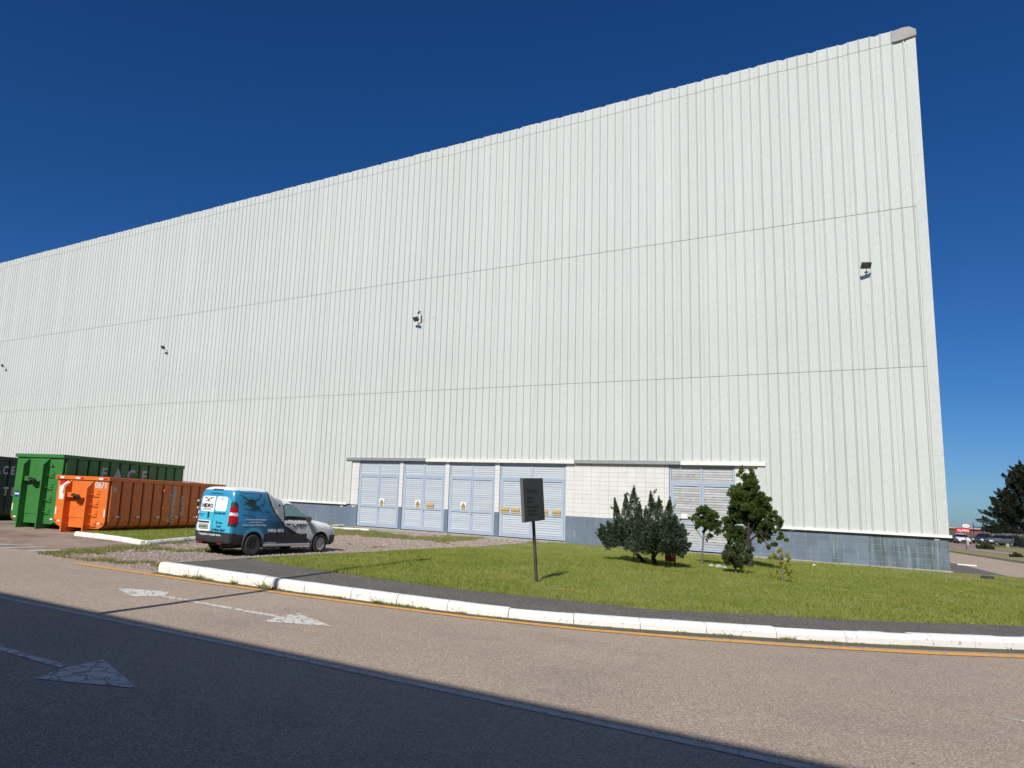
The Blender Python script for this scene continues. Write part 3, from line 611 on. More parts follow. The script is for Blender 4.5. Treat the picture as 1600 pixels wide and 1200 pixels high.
# ------------------------------------------------------------------ plants
YAW = -math.radians(33.9353)
M_BARK = mat('dark_bark', (.030,.024,.020), .9, c2=(.055,.045,.038), nscale=14, bump=.6, bscale=30)
M_BARKL = mat('pale_bark', (.22,.19,.15), .9, c2=(.12,.10,.08), nscale=12, bump=.5, bscale=30)
M_JUN = leaf_mat('juniper_foliage', (.052,.080,.040), (.088,.118,.078), .45, .55, .15, n=2.2)
M_POD = leaf_mat('dark_evergreen_foliage', (.055,.090,.020), (.105,.140,.032), .5, .45, .2, n=2.5)
M_SML = leaf_mat('young_tree_foliage', (.11,.15,.03), (.075,.115,.03), .5, .45, .3, n=4)
M_BSH = leaf_mat('bush_foliage', (.06,.08,.028), (.08,.09,.042), .5, .5, .2, n=4)
M_YEL = leaf_mat('yellow_foliage', (.34,.33,.05), (.24,.26,.05), .35, .5, .35, n=5)
M_PINE = leaf_mat('pine_foliage', (.030,.040,.026), (.050,.056,.036), .5, .6, .08, n=.35)
def leaves(C, D, ln, wd, droop=0.):
    """rhombus leaves: centres C, directions D"""
    n = len(C); D = D/np.linalg.norm(D, axis=1, keepdims=True); r = rng.normal(size=(n, 3)); S = np.cross(D, r); S /= np.linalg.norm(S, axis=1, keepdims=True)
    l = ln*rng.uniform(.6, 1.3, (n, 1)); w = wd*rng.uniform(.6, 1.3, (n, 1)); V = np.zeros((n, 4, 3))
    V[:,0] = C-D*l*.5; V[:,1] = C+S*w*.5; V[:,2] = C+D*l*.5; V[:,3] = C-S*w*.5; return V.reshape(-1, 3)
def quads(name, V, m, parent=None): return link(name, tri_mesh(name, V, m, k=4), parent)
def plume(base, tip, r, n, ln, wd, spread=.8, power=.8, core=.25):
    """tapering spray of leaves from base to tip"""
    base, tip = np.array(base), np.array(tip); ax = tip-base; L = np.linalg.norm(ax); ax = ax/L
    ref = np.array([.3,.2,1.]) if abs(ax[2]) < .8 else np.array([1.,.2,.1]); u = np.cross(ax, ref); u /= np.linalg.norm(u); w = np.cross(ax, u)
    t = rng.random(n)**.8; rr = r*(1-t)**power*(core+(1-core)*rng.random(n)**.5)+.01; a = rng.uniform(0, 2*PI, n)
    rad = np.cos(a)[:,None]*u+np.sin(a)[:,None]*w; C = base+ax*(t*L)[:,None]+rad*rr[:,None]
    D = ax+rad*spread+rng.normal(0, .25, (n, 3)); return leaves(C, D, ln, wd)
def tree(name, label, cat, loc, V, mleaf, trunk, mbark, group=None, crown='crown'):
    t = thing(name, label, cat, loc, YAW, group); quads(crown, V, mleaf, t)
    mb = MB()
    for pts, r0, r1 in trunk: mb.tube(pts, r0, 7, r2=r1)
    mb.build('trunk', mbark, t); return t
# junipers (x = right in view, y = away, z up)
def juniper(peaks, name, label, loc, trunk):
    Vs = []
    for (bx, bz, tx, ty, tz, r, n) in peaks:
        Vs.append(plume((bx, ty*.5, bz), (tx, ty, tz), r, n, .085, .026, .7, .75))
        for k in range(int(n/130)):                                  # side sprays turning upward
            t = random.uniform(.05, .85); a = random.uniform(0, 2*PI); c = Vector((bx+(tx-bx)*t, ty*.5+(ty-ty*.5)*t, bz+(tz-bz)*t)); rr = r*(1-t)**.75*.9
            b = c+Vector((math.cos(a), math.sin(a), -.05))*rr*.45; e = b+Vector((math.cos(a)*.8, math.sin(a)*.8, random.uniform(.5, 1.1)))*random.uniform(.12, .26)
            Vs.append(plume(b, e, random.uniform(.04, .075), 46, .075, .022, .6, .9))
    return tree(name, label, 'juniper', loc, np.concatenate(Vs), M_JUN, trunk, M_BARK, 'two blue green junipers')
def jun_env(cx, wl, wr, zl, peaks, n, seed):
    r = random.Random(seed); out = []
    def env(u):
        f = 1-(abs(u-cx)/(wl if u < cx else wr))**2; return max(.25, zl*math.sqrt(max(f, 0)))
    for k in range(n):
        u = cx+r.uniform(-1, 1)*(wl if r.random() < .5 else wr)*.95; yv = r.uniform(-.75, .75); e = env(u)*r.uniform(.35, 1.0)*(1-.35*abs(yv)); tz = .55+e
        out.append((cx+(u-cx)*.62, .40+.30*(e/zl), u, yv, tz, r.uniform(.17, .27), 420))
    for (u, z, rr) in peaks: out.append((cx+(u-cx)*.6, .8, u, 0, z, rr, 1100)); out.append((u+(cx-u)*.15, z*.72, u+r.uniform(-.03, .03), 0, z+.10, .07, 130))
    return out
jl = (-7.85,-8.75,.10)
juniper(jun_env(-.88, .88, .80, 1.15, [(-1.62,1.93,.22),(-1.06,2.08,.30),(-.66,2.34,.36),(-.38,1.85,.26)], 74, 3),
    'juniper', 'blue green juniper on the left with pointed tips and a slanting bare trunk', jl, [([(0,0,-.05),(-.25,0,.12),(-.55,0,.32),(-.75,0,.62),(-.8,0,1.1)], .075, .03), ([(-.55,0,.32),(-.78,.1,.5),(-.98,.1,.8)], .05, .02), ([(-.6,0,.40),(-.55,-.1,.7),(-.5,-.1,1.1)], .05, .02), ([(-.80,.1,.5),(-.80,.1,-.05)], .018, .014)])
juniper(jun_env(.15, .75, .95, 1.25, [(-.25,2.16,.32),(.12,2.0,.34),(.58,1.98,.30),(.78,1.5,.24),(-.5,1.7,.26)], 74, 5),
    'juniper', 'blue green juniper on the right, leaning over a red board', (-7.5,-9.1,.10), [([(0,0,-.05),(-.15,0,.25),(-.10,0,.6),(-.05,0,1.2)], .085, .03), ([(-.15,0,.25),(.15,0,.55),(.45,0,.9)], .05, .02), ([(-.12,0,.3),(-.35,0,.55),(-.4,0,.95)], .04, .02)])
def cloud(cl, ln, wd, dens=900, sub=.32, up=.5):
    """clusters (x,y,z,r): each filled with small leafy clumps, uneven, with gaps"""
    Vs = []
    for (x, y, z, r) in cl:
        m = max(4, int(15*(r/.3)**2))
        for k in range(m):
            d = rng.normal(size=3); d /= np.linalg.norm(d); rr = r*rng.uniform(.35, 1.0); c = np.array((x, y, z))+d*rr*np.array((1, 1, .85)); q = r*sub*rng.uniform(.6, 1.25)
            n = int(dens*q*q*14)+6; P = rng.normal(size=(n, 3)); P /= np.linalg.norm(P, axis=1, keepdims=True); P *= (rng.random((n, 1))**.45)*q; D = P/q*.8+d*.5+np.array((0, 0, up))+rng.normal(0, .4, (n, 3))
            Vs.append(leaves(c+P, D, ln, wd))
    return np.concatenate(Vs)
cl = [(-.14,0,3.15,.09),(-.12,0,2.98,.14),(.20,0,3.02,.10),(.24,0,2.85,.16),(-.02,.1,2.75,.20),(.30,0,2.62,.22),(-.28,.0,2.52,.18),(.10,.1,2.45,.28),(.50,0,2.38,.20),(-.42,0,2.22,.20),(-.02,-.2,2.15,.30),(.40,.1,2.10,.28),(.78,0,2.08,.14),
      (-.50,.1,1.82,.24),(-.10,0,1.80,.30),(.35,-.1,1.78,.28),(.72,.1,1.75,.22),(1.0,0,1.62,.13),(.55,.1,1.45,.24),(.92,0,1.35,.18),(1.15,0,1.18,.15),(1.28,0,1.0,.13),(.98,0,.78,.12),(.78,0,.68,.10),(-.55,0,1.45,.24),(-.15,0,1.42,.28),(.20,.2,1.30,.22),
      (-.78,0,1.15,.15),(-.45,.1,1.10,.22),(-.12,.1,1.05,.18),(-.62,-.1,.82,.16),(-.30,0,.75,.18),(-.05,.1,.6,.12),(.68,.1,1.10,.16),(-.2,.3,2.0,.25),(.3,.3,1.9,.28),(.1,.3,1.5,.26),(-.85,0,1.35,.16),(-.6,.1,.95,.22),(-.35,.1,.9,.24),(-.75,.05,.6,.16),(-.45,.1,.45,.16),(-.15,.1,.85,.2),(.35,.2,1.05,.22),(.5,.1,.85,.14),(1.1,.1,1.42,.16),(.85,.2,1.55,.2),(-.65,0,1.7,.16),(-.1,.1,.35,.12)]
cl = [(x*1.06-.02, y, z, r*1.06) for x, y, z, r in cl]
tree('evergreen_tree', 'tallest dark evergreen beside the weathered door, with an open lower branch on its right', 'tree', (-5.48,-6.08,.14), cloud(cl, .075, .026, 1150, .46, .8), M_POD,
     [([(.12,0,-.05),(.10,0,.4),(.06,0,.9),(.10,0,1.6),(.08,0,2.7)], .085, .02), ([(.08,0,.8),(.5,0,1.12),(1.1,0,1.05)], .035, .012), ([(.08,0,.6),(-.3,0,1.0),(-.6,0,1.3)], .035, .012), ([(.08,0,1.0),(.4,0,1.5),(.8,0,1.9)], .03, .01), ([(.1,0,1.3),(-.3,0,1.8),(-.45,0,2.2)], .03, .01), ([(.5,0,1.10),(.75,0,.8),(.95,0,.72)], .02, .008), ([(.12,.02,-.05),(.22,.05,.0)], .06, .03)], M_BARK)
cl = [(.12,0,1.68,.17),(.36,0,1.70,.18),(.60,0,1.58,.17),(-.18,0,1.50,.14),(-.42,0,1.58,.10),(-.52,0,1.45,.07),(.05,0,1.38,.18),(.35,0,1.32,.20),(.62,0,1.2,.18),(-.15,0,1.2,.08),(.15,0,1.08,.10),(.45,0,.98,.10),(.30,0,.85,.06),(.75,0,1.35,.12)]
tree('young_tree', 'slender young tree with pale trunk and thin open crown before the weathered door', 'tree', (-6.74,-6.69,.12), cloud([(a,b,c,d*1.35) for a,b,c,d in cl], .07, .040, 800, .40), M_SML,
     [([(0,0,-.05),(.03,0,.35),(.10,0,.9),(.18,0,1.4)], .038, .014), ([(.08,0,.8),(-.2,0,1.1),(-.45,0,1.5)], .014, .006), ([(.09,0,.85),(.35,0,1.05),(.6,0,1.4)], .014, .006), ([(.10,0,.95),(.3,0,1.3),(.38,0,1.6)], .014, .006), ([(.2,0,.93),(.4,0,.85)], .01, .005)], M_BARKL)
cl = [(-.25,0,.42,.22),(.0,-.1,.40,.26),(.25,0,.42,.24),(.45,0,.45,.14),(-.45,0,.45,.14),(-.1,0,.62,.24),(.2,.1,.66,.24),(.0,0,.82,.18),(-.30,.1,.7,.14),(.4,.1,.65,.14),(.12,-.1,.25,.14)]
tree('low_bush', 'low round dark bush on a short stem in front of the tall evergreen', 'bush', (-5.32,-8.91,.10), cloud([(a,b,c,d*(.8+.35*math.sin(7*a+3*c)**2)) for a,b,c,d in cl], .065, .026, 1100, .42), M_BSH,
     [([(0,0,-.05),(-.02,0,.2),(.0,0,.5)], .03, .012), ([(-.02,0,.15),(-.3,0,.45)], .015, .006), ([(-.02,0,.15),(.3,0,.42)], .015, .006)], M_BARKL)
cl = [(-.22,0,.66,.13),(-.05,0,.72,.15),(.12,0,.66,.13),(-.32,0,.58,.08),(.24,0,.60,.07),(.0,0,.48,.10),(.18,0,.40,.13),(.30,0,.30,.12),(.22,0,.22,.08),(-.30,0,.17,.06),(-.15,0,.25,.05)]
tree('yellow_shrub', 'tiny yellow leaved shrub with two tiers in front of the blue block wall', 'shrub', (-3.93,-10.56,.08), cloud(cl, .045, .026, 900, .42), M_YEL,
     [([(0,0,-.05),(0,0,.2),(-.03,0,.42),(-.06,0,.62)], .024, .01), ([(0,0,.2),(.2,0,.35)], .012, .006)], M_BARKL)
# red board on legs behind the right juniper
M_RED = mat('red_board_paint', (.42,.012,.02), .45, c2=(.35,.01,.02), nscale=6)
rb = thing('red_board', 'red board on thin legs half hidden under the right juniper', 'board', (-7.16,-8.95,.09), YAW)
mb = MB(); mb.bbox((-.17,-.03,.20), (.24,.03,.68), .01); mb.build('panel', M_RED, rb)
for x in (-.13, .05, .2):
    mb = MB(); mb.bbox((x-.012,-.01,-.05), (x+.012,.012,.22), .003); mb.build('leg', M_BARK, rb)
mb = MB(); mb.prism([(.18,.54),(.21,.54),(.12,.42),(.19,.33),(.165,.32),(.075,.42)], 'y', -.036, -.032); mb.build('emblem', M_SIGNW, rb)
# pale stones
mb = MB()
for k in range(5): pass
for k, (x, y, s, lb) in enumerate(((-6.35,-7.15,.10,'left pale stone by the low bush'), (-6.1,-7.3,.13,'biggest pale stone by the low bush'), (-5.9,-7.45,.09,'right pale stone by the low bush'))):
    mb = MB(); pr = [(0,-.03)]+[(s*math.cos(a)*random.uniform(.85,1.1), s*.75*math.sin(a)) for a in (0,.4,.9,1.3)]+[(0,s*.78)]
    mb.lathe(pr, 9, sm=False); tag(mb.build('pale_stone', mat('pale_stone', (.55,.55,.53), .9, c2=(.30,.30,.29), nscale=12), None, (x,y,.13)), lb, 'stone', 'pale stones by the bush')
def darkbox(x, y, z, rz, label, l=.3):
    t = thing('ground_light', label, 'ground light', (x,y,z), rz)
    mb = MB(); mb.bbox((-l/2,-.10,0), (l/2,.10,.10), .02); mb.build('housing', M_HOUS, t)
    mb = MB(); mb.box((-l/2+.03,-.07,.1), (l/2-.03,.07,.104)); mb.build('glass', M_LENS, t)
darkbox(.84,-2.11,.16,YAW,'black ground light on the lawn right of the building corner')
darkbox(-5.35,-.30,.19,0,'black ground light at the foot of the blue wall beside the evergreen', .38)
darkbox(-27.3,-.35,.17,0,'black ground light at the foot of the blue wall left of the doors', .38)
mb = MB(); mb.lathe([(0,0),(.05,.0),(.055,.03),(.03,.06),(0,.065)], 8); tag(mb.build('crumpled_paper', M_SIGNW, None, (-3.93,-2.6,.17)), 'small white scrap lying on the grass near the blue wall', 'litter')
# dark board on a post
M_BOARD = mat('dark_bronze_board', (.040,.037,.034), .55, c2=(.052,.045,.038), nscale=3, c3=(.055,.036,.025), n3=3, t3=(.6,.75)); M_BOARDE = mat('board_edge', (.11,.11,.11), .5); M_BTXT = mat('faded_board_lettering', (.018,.017,.017), .6)
sg = thing('notice_board', 'dark board with faded lettering on a leaning square post in the lawn', 'sign', (-8.03,-16.65,.02))
sg.rotation_euler = (math.radians(3.2), math.radians(-3.2), 0)
mb = MB(); mb.bbox((-.028,-.03,-.12), (.028,.03,1.50), .006); mb.build('post', mat('dark_post', (.035,.032,.028), .6, c2=(.09,.08,.065), nscale=3), sg)
mb = MB(); mb.bbox((-.03+.06,-.64,1.36), (.03+.06,.44,2.30), .006); mb.build('panel', M_BOARD, sg)
mb = MB(); mb.bbox((-.035+.06,-.655,1.355), (.035+.06,-.642,2.305), .003); mb.build('edge_strip', M_BOARDE, sg)
for s_t, y_, z_, sz in (('PORTARIA',-.46,2.02,.12),('Entrada de',-.46,1.88,.085),('materiais',-.46,1.80,.085),('Uso de capacete,',-.46,1.68,.085),('bota e colete',-.46,1.60,.085),('obrigatório',-.46,1.52,.085)):
    text('lettering', s_t, sz, M_BTXT, sg, FACE((.0925,y_,z_), (0,1,0), (0,0,1)), 'LEFT')
# ------------------------------------------------------------------ roll-off containers
M_REFW = mat('white_reflector', (.75,.75,.72), .4); M_REFR = mat('red_reflector', (.55,.03,.02), .4)
M_STEELD = mat('dark_greasy_steel', (.03,.028,.026), .6, .3)
M_RUBR = mat('skip_interior', (.05,.04,.035), .9)
M_GROOVE = mat('shaded_groove_paint', (.16,.035,.015), .8, c2=(.08,.02,.012), nscale=6); M_GROOVEG = mat('shaded_green_groove_paint', (.010,.03,.02), .8)  # streaky dark paint; shade of the panel grooves is put into its colour
def skip(name, label, loc, rz, W, L, H, paint, zr, front=True, nrib=12, rail_chamfer=True):
    t = thing(name, label, 'container', loc, rz, 'roll-off containers parked by the wall'); w = W/2
    zb = .20; rc = .28
    prof = [(-w, H-.1)] + [(-w, zb+rc), (-w+.05, zb+rc*.45), (-w+.14, zb+.07), (-w+rc, zb), (w-rc, zb), (w-.14, zb+.07), (w-.05, zb+rc*.45), (w, zb+rc)] + [(w, H-.1)]
    mb = MB(); mb.prism([(x, z) for x, z in prof], 'y', .0, .05); mb.build('front_wall', paint, t)
    mb = MB(); mb.prism([(x, z) for x, z in prof], 'y', L-.05, L); mb.build('rear_door', paint, t)
    side = prof[:1]+prof[1:6]; bot = prof[4:6]
    for s in (1, -1):
        p = [(s*w, H-.1), (s*w, zb+rc), (s*(w-.05), zb+rc*.45), (s*(w-.14), zb+.07), (s*(w-rc), zb), (s*(w-rc), zb+.03), (s*(w-.16), zb+.10), (s*(w-.08), zb+rc*.5), (s*(w-.04), zb+rc+.02), (s*(w-.04), H-.1)]
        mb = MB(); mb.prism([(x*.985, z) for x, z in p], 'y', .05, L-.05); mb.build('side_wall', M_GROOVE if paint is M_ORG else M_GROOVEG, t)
        pit = (L-.16)/nrib
        for k in range(nrib):
            y = .08+pit*k; mb = MB()
            q = lambda o: [(s*(w+o), H-.13), (s*(w+o), zb+rc), (s*(w-.05+o*.7), zb+rc*.45), (s*(w-.14+o*.5), zb+.07-o*.7), (s*(w-rc), zb-o*.7)]
            A = [(x, y+.035, z) for x, z in q(.004)]+[(x, y+.075, z) for x, z in q(.03)]+[(x, y+pit-.055, z) for x, z in q(.03)]+[(x, y+pit-.012, z) for x, z in q(.004)]
            mb.add(A, [(j*5+i, j*5+i+1, j*5+6+i, j*5+5+i) if s > 0 else (j*5+i, j*5+5+i, j*5+6+i, j*5+i+1) for j in range(3) for i in range(4)]); mb.build('side_panel', paint, t)
        mb = MB(); mb.bbox((min(s*(w-.06), s*(w+.07)), .0, H-.14), (max(s*(w-.06), s*(w+.07)), L, H), .012); mb.build('top_rail', paint, t)
    mb = MB(); mb.box((-w+rc,.05,zb), (w-rc,L-.05,zb+.04)); mb.box((-w+.05,.05,zb+.1), (w-.05,L-.05,zb+.5)); mb.build('load_bed', M_RUBR, t)
    mb = MB(); mb.bbox((-w-.07,-.07,H-.14), (w+.07,.055,H), .012); mb.build('top_rail', paint, t)
    for s in (-.54, .54):                                            # long skids under the floor and hook-frame cheeks in front
        mb = MB(); mb.box((s-.045,.1,.06), (s+.045,L-.1,zb)); mb.build('skid', paint, t)
        mb = MB(); pr = [(-.30,0.0),(.10,0.0),(.10,zb),(-.0,zb+.02),(-.0,H-.15),(-.02,H-.15),(-.30,H-.42)]
        mb.prism(pr, 'x', s-.03, s+.03); mb.build('hook_cheek', paint, t)
        mb = MB(); mb.lathe([(.09,-.09),(.09,.09),(.0,.09)], 12, Matrix.Translation((s,L-.25,.09)) @ Matrix.Rotation(PI/2, 4, 'Y')); mb.build('roller', M_STEELD, t)
    mb = MB(); mb.box((-.51,-.02,zb+.35), (.51,.002,H-.16)); mb.build('cheek_web', paint, t)
    hz = H*.655
    mb = MB(); mb.bbox((-.51,-.20,hz-.08), (.51,-.10,hz+.10), .012); mb.build('hook_beam', paint, t)
    mb = MB(); mb.tube([(-.16,-.20,hz+.05),(-.12,-.34,hz+.02),(.0,-.40,hz),(.12,-.34,hz-.03),(.16,-.20,hz-.06)], .035, 8); mb.build('hook_bar', M_STEELD, t)
    mb = MB(); mb.bbox((-.2,-.22,hz-.13), (.12,-.19,hz+.04), .01); mb.build('hook_plate', M_STEELD, t)
    for k in range(4):                                               # steps right of the cheek
        z = zr[0]+(zr[1]-zr[0])*k/3; mb = MB()
        mb.tube([(.57,-.01,z+.14),(.57,-.10,z+.14),(.57,-.10,z)], .012, 5); mb.tube([(.60,-.0,z),(.60,-.12,z),(.86,-.12,z),(.86,-.0,z)], .016, 6); mb.tube([(.86,-.12,z),(.86,-.0,z+.16)], .012, 5)
        mb.build('step', paint, t)
    def refl(x, y, z, lx, lz, m, face):
        mb = MB()
        if face == 'f': mb.box((x, y-.006, z), (x+lx, y-.001, z+lz))
        else: mb.box((x+.001, y, z), (x+.006, y+lx, z+lz))
        mb.build('reflector', m, t)
    for x, m in ((-w+.03,M_REFR),(-w+.17,M_REFW),(w-.36,M_REFW),(w-.20,M_REFR)): refl(x, 0, zb+.16, .14, .06, m, 'f')
    for x in (-w+.02, w-.09): refl(x, 0, zb+.42, .055, .28, M_REFW, 'f')
    return t
M_ORG = mat('orange_skip_paint', (.78,.20,.030), .5, c2=(.64,.145,.025), nscale=2.5, namt=.5, c3=(.34,.075,.022), n3=3.5, t3=(.62,.78), speck=.05, spscale=40)
M_GRN = mat('green_skip_paint', (.045,.22,.045), .5, c2=(.035,.165,.04), nscale=2.5, namt=.5, c3=(.10,.22,.08), n3=3, t3=(.6,.8))
M_GRD = mat('dark_green_skip_paint', (.020,.055,.040), .5, c2=(.030,.07,.055), nscale=2.5, namt=.5)
M_WLET = mat('white_stencil', (.62,.64,.62), .6, c2=(.45,.47,.45), nscale=6, namt=.6)
og = skip('orange_skip', 'rusty orange roll-off container with white lettering, in front of the green one', (-26.44,-15.93,-.06), .165, 2.55, 6.6, 2.06, M_ORG, (.35,1.42))
W = 2.55/2
for x, m, l in ((-W+.0,M_REFR,.16),(-W+.16,M_REFW,.2),(-.30,M_REFW,.22),(-.08,M_REFR,.16),(W-.42,M_REFW,.2),(W-.22,M_REFR,.22)):
    mb = MB(); mb.box((x,-.078,1.95), (x+l,-.0712,2.02)); mb.build('reflector', m, og)
mb = MB(); mb.prism([(-W+.10,1.86),(-.72,1.86),(-.66,1.72),(-.70,1.2),(-W+.14,1.17),(-W+.12,1.5)], 'y', -.008, -.002); mb.build('sticker', M_REFW, og)
mb = MB(); mb.prism([(-W+.10,1.87),(-W+.5,1.87),(-W+.13,1.66)], 'y', -.012, -.009); mb.build('sticker_print', M_REFR, og)
mb = MB(); mb.prism([(-.98,1.40),(-.92,1.72),(-.74,1.80),(-.84,1.55),(-.82,1.42)], 'y', -.012, -.009); mb.build('sticker_print', M_GALV, og)
text('lettering', '0671', .36, M_WLET, og, FACE((.92,-.004,1.76), (1,0,0), (0,0,1)), bold=.012, sx=.85)
text('lettering', 'Transresíduos', .52, M_WLET, og, FACE((W+.034,3.35,1.10), (0,.0,1), (0,-1,0)), bold=.006, shear=.45, sx=.50)
text('lettering', 'XUA-0754', .34, M_WLET, og, FACE((W+.034,3.95,1.10), (0,0,1), (0,-1,0)), bold=.002, sx=.55)
text('lettering', 'II', .22, M_WLET, og, FACE((W+.034,.30,1.62), (0,1,0), (0,0,1)), bold=.01)
for k in range(6):
    y = .25+k*1.05
    mb = MB(); mb.box((W+.032,y+.18,.62), (W+.038,y+.36,.67)); mb.build('reflector', M_REFW, og)
    mb = MB(); mb.box((W+.032,y,.60), (W+.038,y+.18,.65)); mb.build('reflector', M_REFR, og)
for z in (1.62, .95):
    mb = MB(); mb.bbox((W+.03,2.72,z), (W+.12,2.86,z+.10), .02); mb.build('lashing_hook', M_ORG, og)
mb = MB(); mb.tube([(W+.02,1.0,2.08),(W+.0,2.6,2.04),(W+.04,3.6,2.10),(W-.1,5.2,2.06)], .012, 5); mb.tube([(W-.4,1.2,2.06),(W-.2,1.5,2.16),(W-.3,1.9,2.08)], .015, 5); mb.build('cover_rope', M_STEELD, og)
gn = skip('green_skip', 'tall green roll-off container with white stencilled letters behind the orange one', (-29.41,-15.96,-.06), .165, 2.55, 6.75, 2.86, M_GRN, (.65,2.05))
for s_t, y in (('F',2.0),('A',2.75),('C',3.5),('E',4.25)): text('lettering', s_t, .62, M_WLET, gn, FACE((W+.034,y,2.22), (0,1,0), (0,0,1)), bold=.02)
mb = MB(); mb.box((-W+.10,-.006,1.15), (-.78,-.002,1.40)); mb.build('sticker', mat('blue_print', (.02,.06,.25), .4), gn)
mb = MB(); mb.box((-W+.10,-.009,1.25), (-.78,-.0065,1.31)); mb.build('sticker_print', M_REFW, gn)
mb = MB(); mb.prism([(.62,2.34),(.86,2.34),(.74,2.48)], 'y', -.006, -.002); mb.build('stencil_mark', M_STEELD, gn)
dg = skip('dark_green_skip', 'dark green roll-off container at the left edge with two rows of white letters', (-34.9,-18.6,-.08), .14, 2.5, 6.6, 2.82, M_GRD, (.65,2.05))
for s_t, y in (('F',2.93),('A',3.33),('C',3.69),('E',4.04)): text('lettering', s_t, .50, M_WLET, dg, FACE((1.286,y,2.22), (0,1,0), (0,0,1)), bold=.018, sx=.75)
for s_t, y in (('W',2.62),('A',3.05),('S',3.45),('T',3.83),('E',4.18)): text('lettering', s_t, .50, M_WLET, dg, FACE((1.286,y,1.30), (0,1,0), (0,0,1)), bold=.018, sx=.75)

# ------------------------------------------------------------------ vehicles: dense lofted shell split into body, glass, trim
M_TYRE = mat('tyre_rubber', (.018,.018,.018), .8, c2=(.05,.045,.04), nscale=8, namt=.5); M_RIMB = mat('black_steel_rim', (.05,.05,.05), .45, .4)
M_RIMS = mat('silver_hubcap', (.45,.45,.46), .35, .6); M_PLAST = mat('black_bumper_plastic', (.030,.031,.033), .55, c2=(.045,.045,.045), nscale=10); M_UNDER = mat('underbody', (.008,.008,.008), .9)
M_GLASS = glass_mat('tinted_window_glass', (.03,.045,.04), .03, .84); M_GLASSD = glass_mat('dark_car_glass', (.012,.016,.018), .04, .12)
M_REDL = mat('red_lamp_lens', (.42,.008,.012), .12); M_CLRL = mat('clear_lamp_lens', (.72,.72,.74), .1); M_SEAT = mat('seat_fabric', (.035,.035,.04), .9); M_CHR = mat('chrome_mirror', (.5,.5,.5), .15, .9)
def wheel(parent, x, y, r, wd, side, rim, holes=8):
    M = Matrix.Translation((x, y, r)) @ Matrix.Rotation(side*PI/2, 4, 'Y')
    w = MB(); h = wd/2
    w.lathe([(r*.60,-h),(r*.86,-h),(r*.96,-h*.85),(r,-h*.55),(r,h*.55),(r*.96,h*.85),(r*.86,h),(r*.62,h*.96),(r*.60,h*.8)], 28, M)
    wo = w.build('wheel', M_TYRE, parent)
    q = MB(); q.lathe([(0,h*.72),(r*.10,h*.78),(r*.16,h*.60),(r*.34,h*.52),(r*.50,h*.70),(r*.58,h*.90),(r*.62,h*.98),(r*.62,-h*.5)], 28, M); q.build('rim', rim, wo)
    q = MB()
    for k in range(holes):
        a = 2*PI*k/holes; Mq = M @ Matrix.Rotation(a, 4, 'Z') @ Matrix.Translation((r*.43, 0, h*.66)); q.lathe([(0,.004),(r*.055,.003),(r*.06,-.01)], 8, Mq)
    for k in range(4):
        a = 2*PI*k/4+.4; Mq = M @ Matrix.Rotation(a, 4, 'Z') @ Matrix.Translation((r*.17, 0, h*.66)); q.lathe([(0,.012),(r*.03,.010),(r*.03,-.01)], 6, Mq)
    q.build('rim_hole', M_UNDER, wo); return wo
def shell(st, ny, nt, endcaps=14):
    """st rows: y, ztop, wbelt, zbelt, zbot, n (roundness), tumble. returns vertex grid"""
    st = np.array(st, float); ys = np.linspace(st[0,0], st[-1,0], ny)
    c = [np.interp(ys, st[:,0], st[:,k]) for k in range(1, 7)]
    ker = np.array([1,2,3,2,1])/9.
    for k in range(6):
        p = np.pad(c[k], 2, mode='edge'); sm = np.convolve(p, ker, 'valid'); c[k] = sm
    zt, wb, zb_, z0, nn, tm = c; rows = []
    nlow = nt//3; nup = nt-nlow
    for j in range(ny):
        pr = []
        for i in range(nlow):
            t = i/nlow; z = z0[j]+(zb_[j]-z0[j])*t; x = wb[j]*(1-.10*(1-t)**2.5); pr.append((x, z))
        for i in range(nup+1):
            a = (i/nup)*PI/2; e = 2/nn[j]; x = wb[j]*max(math.cos(a), 0)**e; zz = max(math.sin(a), 0)**e; z = zb_[j]+(zt[j]-zb_[j])*zz; pr.append((x*(1-tm[j]*zz), z))
        rows.append(pr)
    return ys, rows
def resample(pr, n):
    p = np.array(pr); d = np.r_[0, np.cumsum(np.hypot(*(p[1:]-p[:-1]).T))]; s = np.linspace(0, d[-1], n); return np.stack([np.interp(s, d, p[:,0]), np.interp(s, d, p[:,1])], 1)
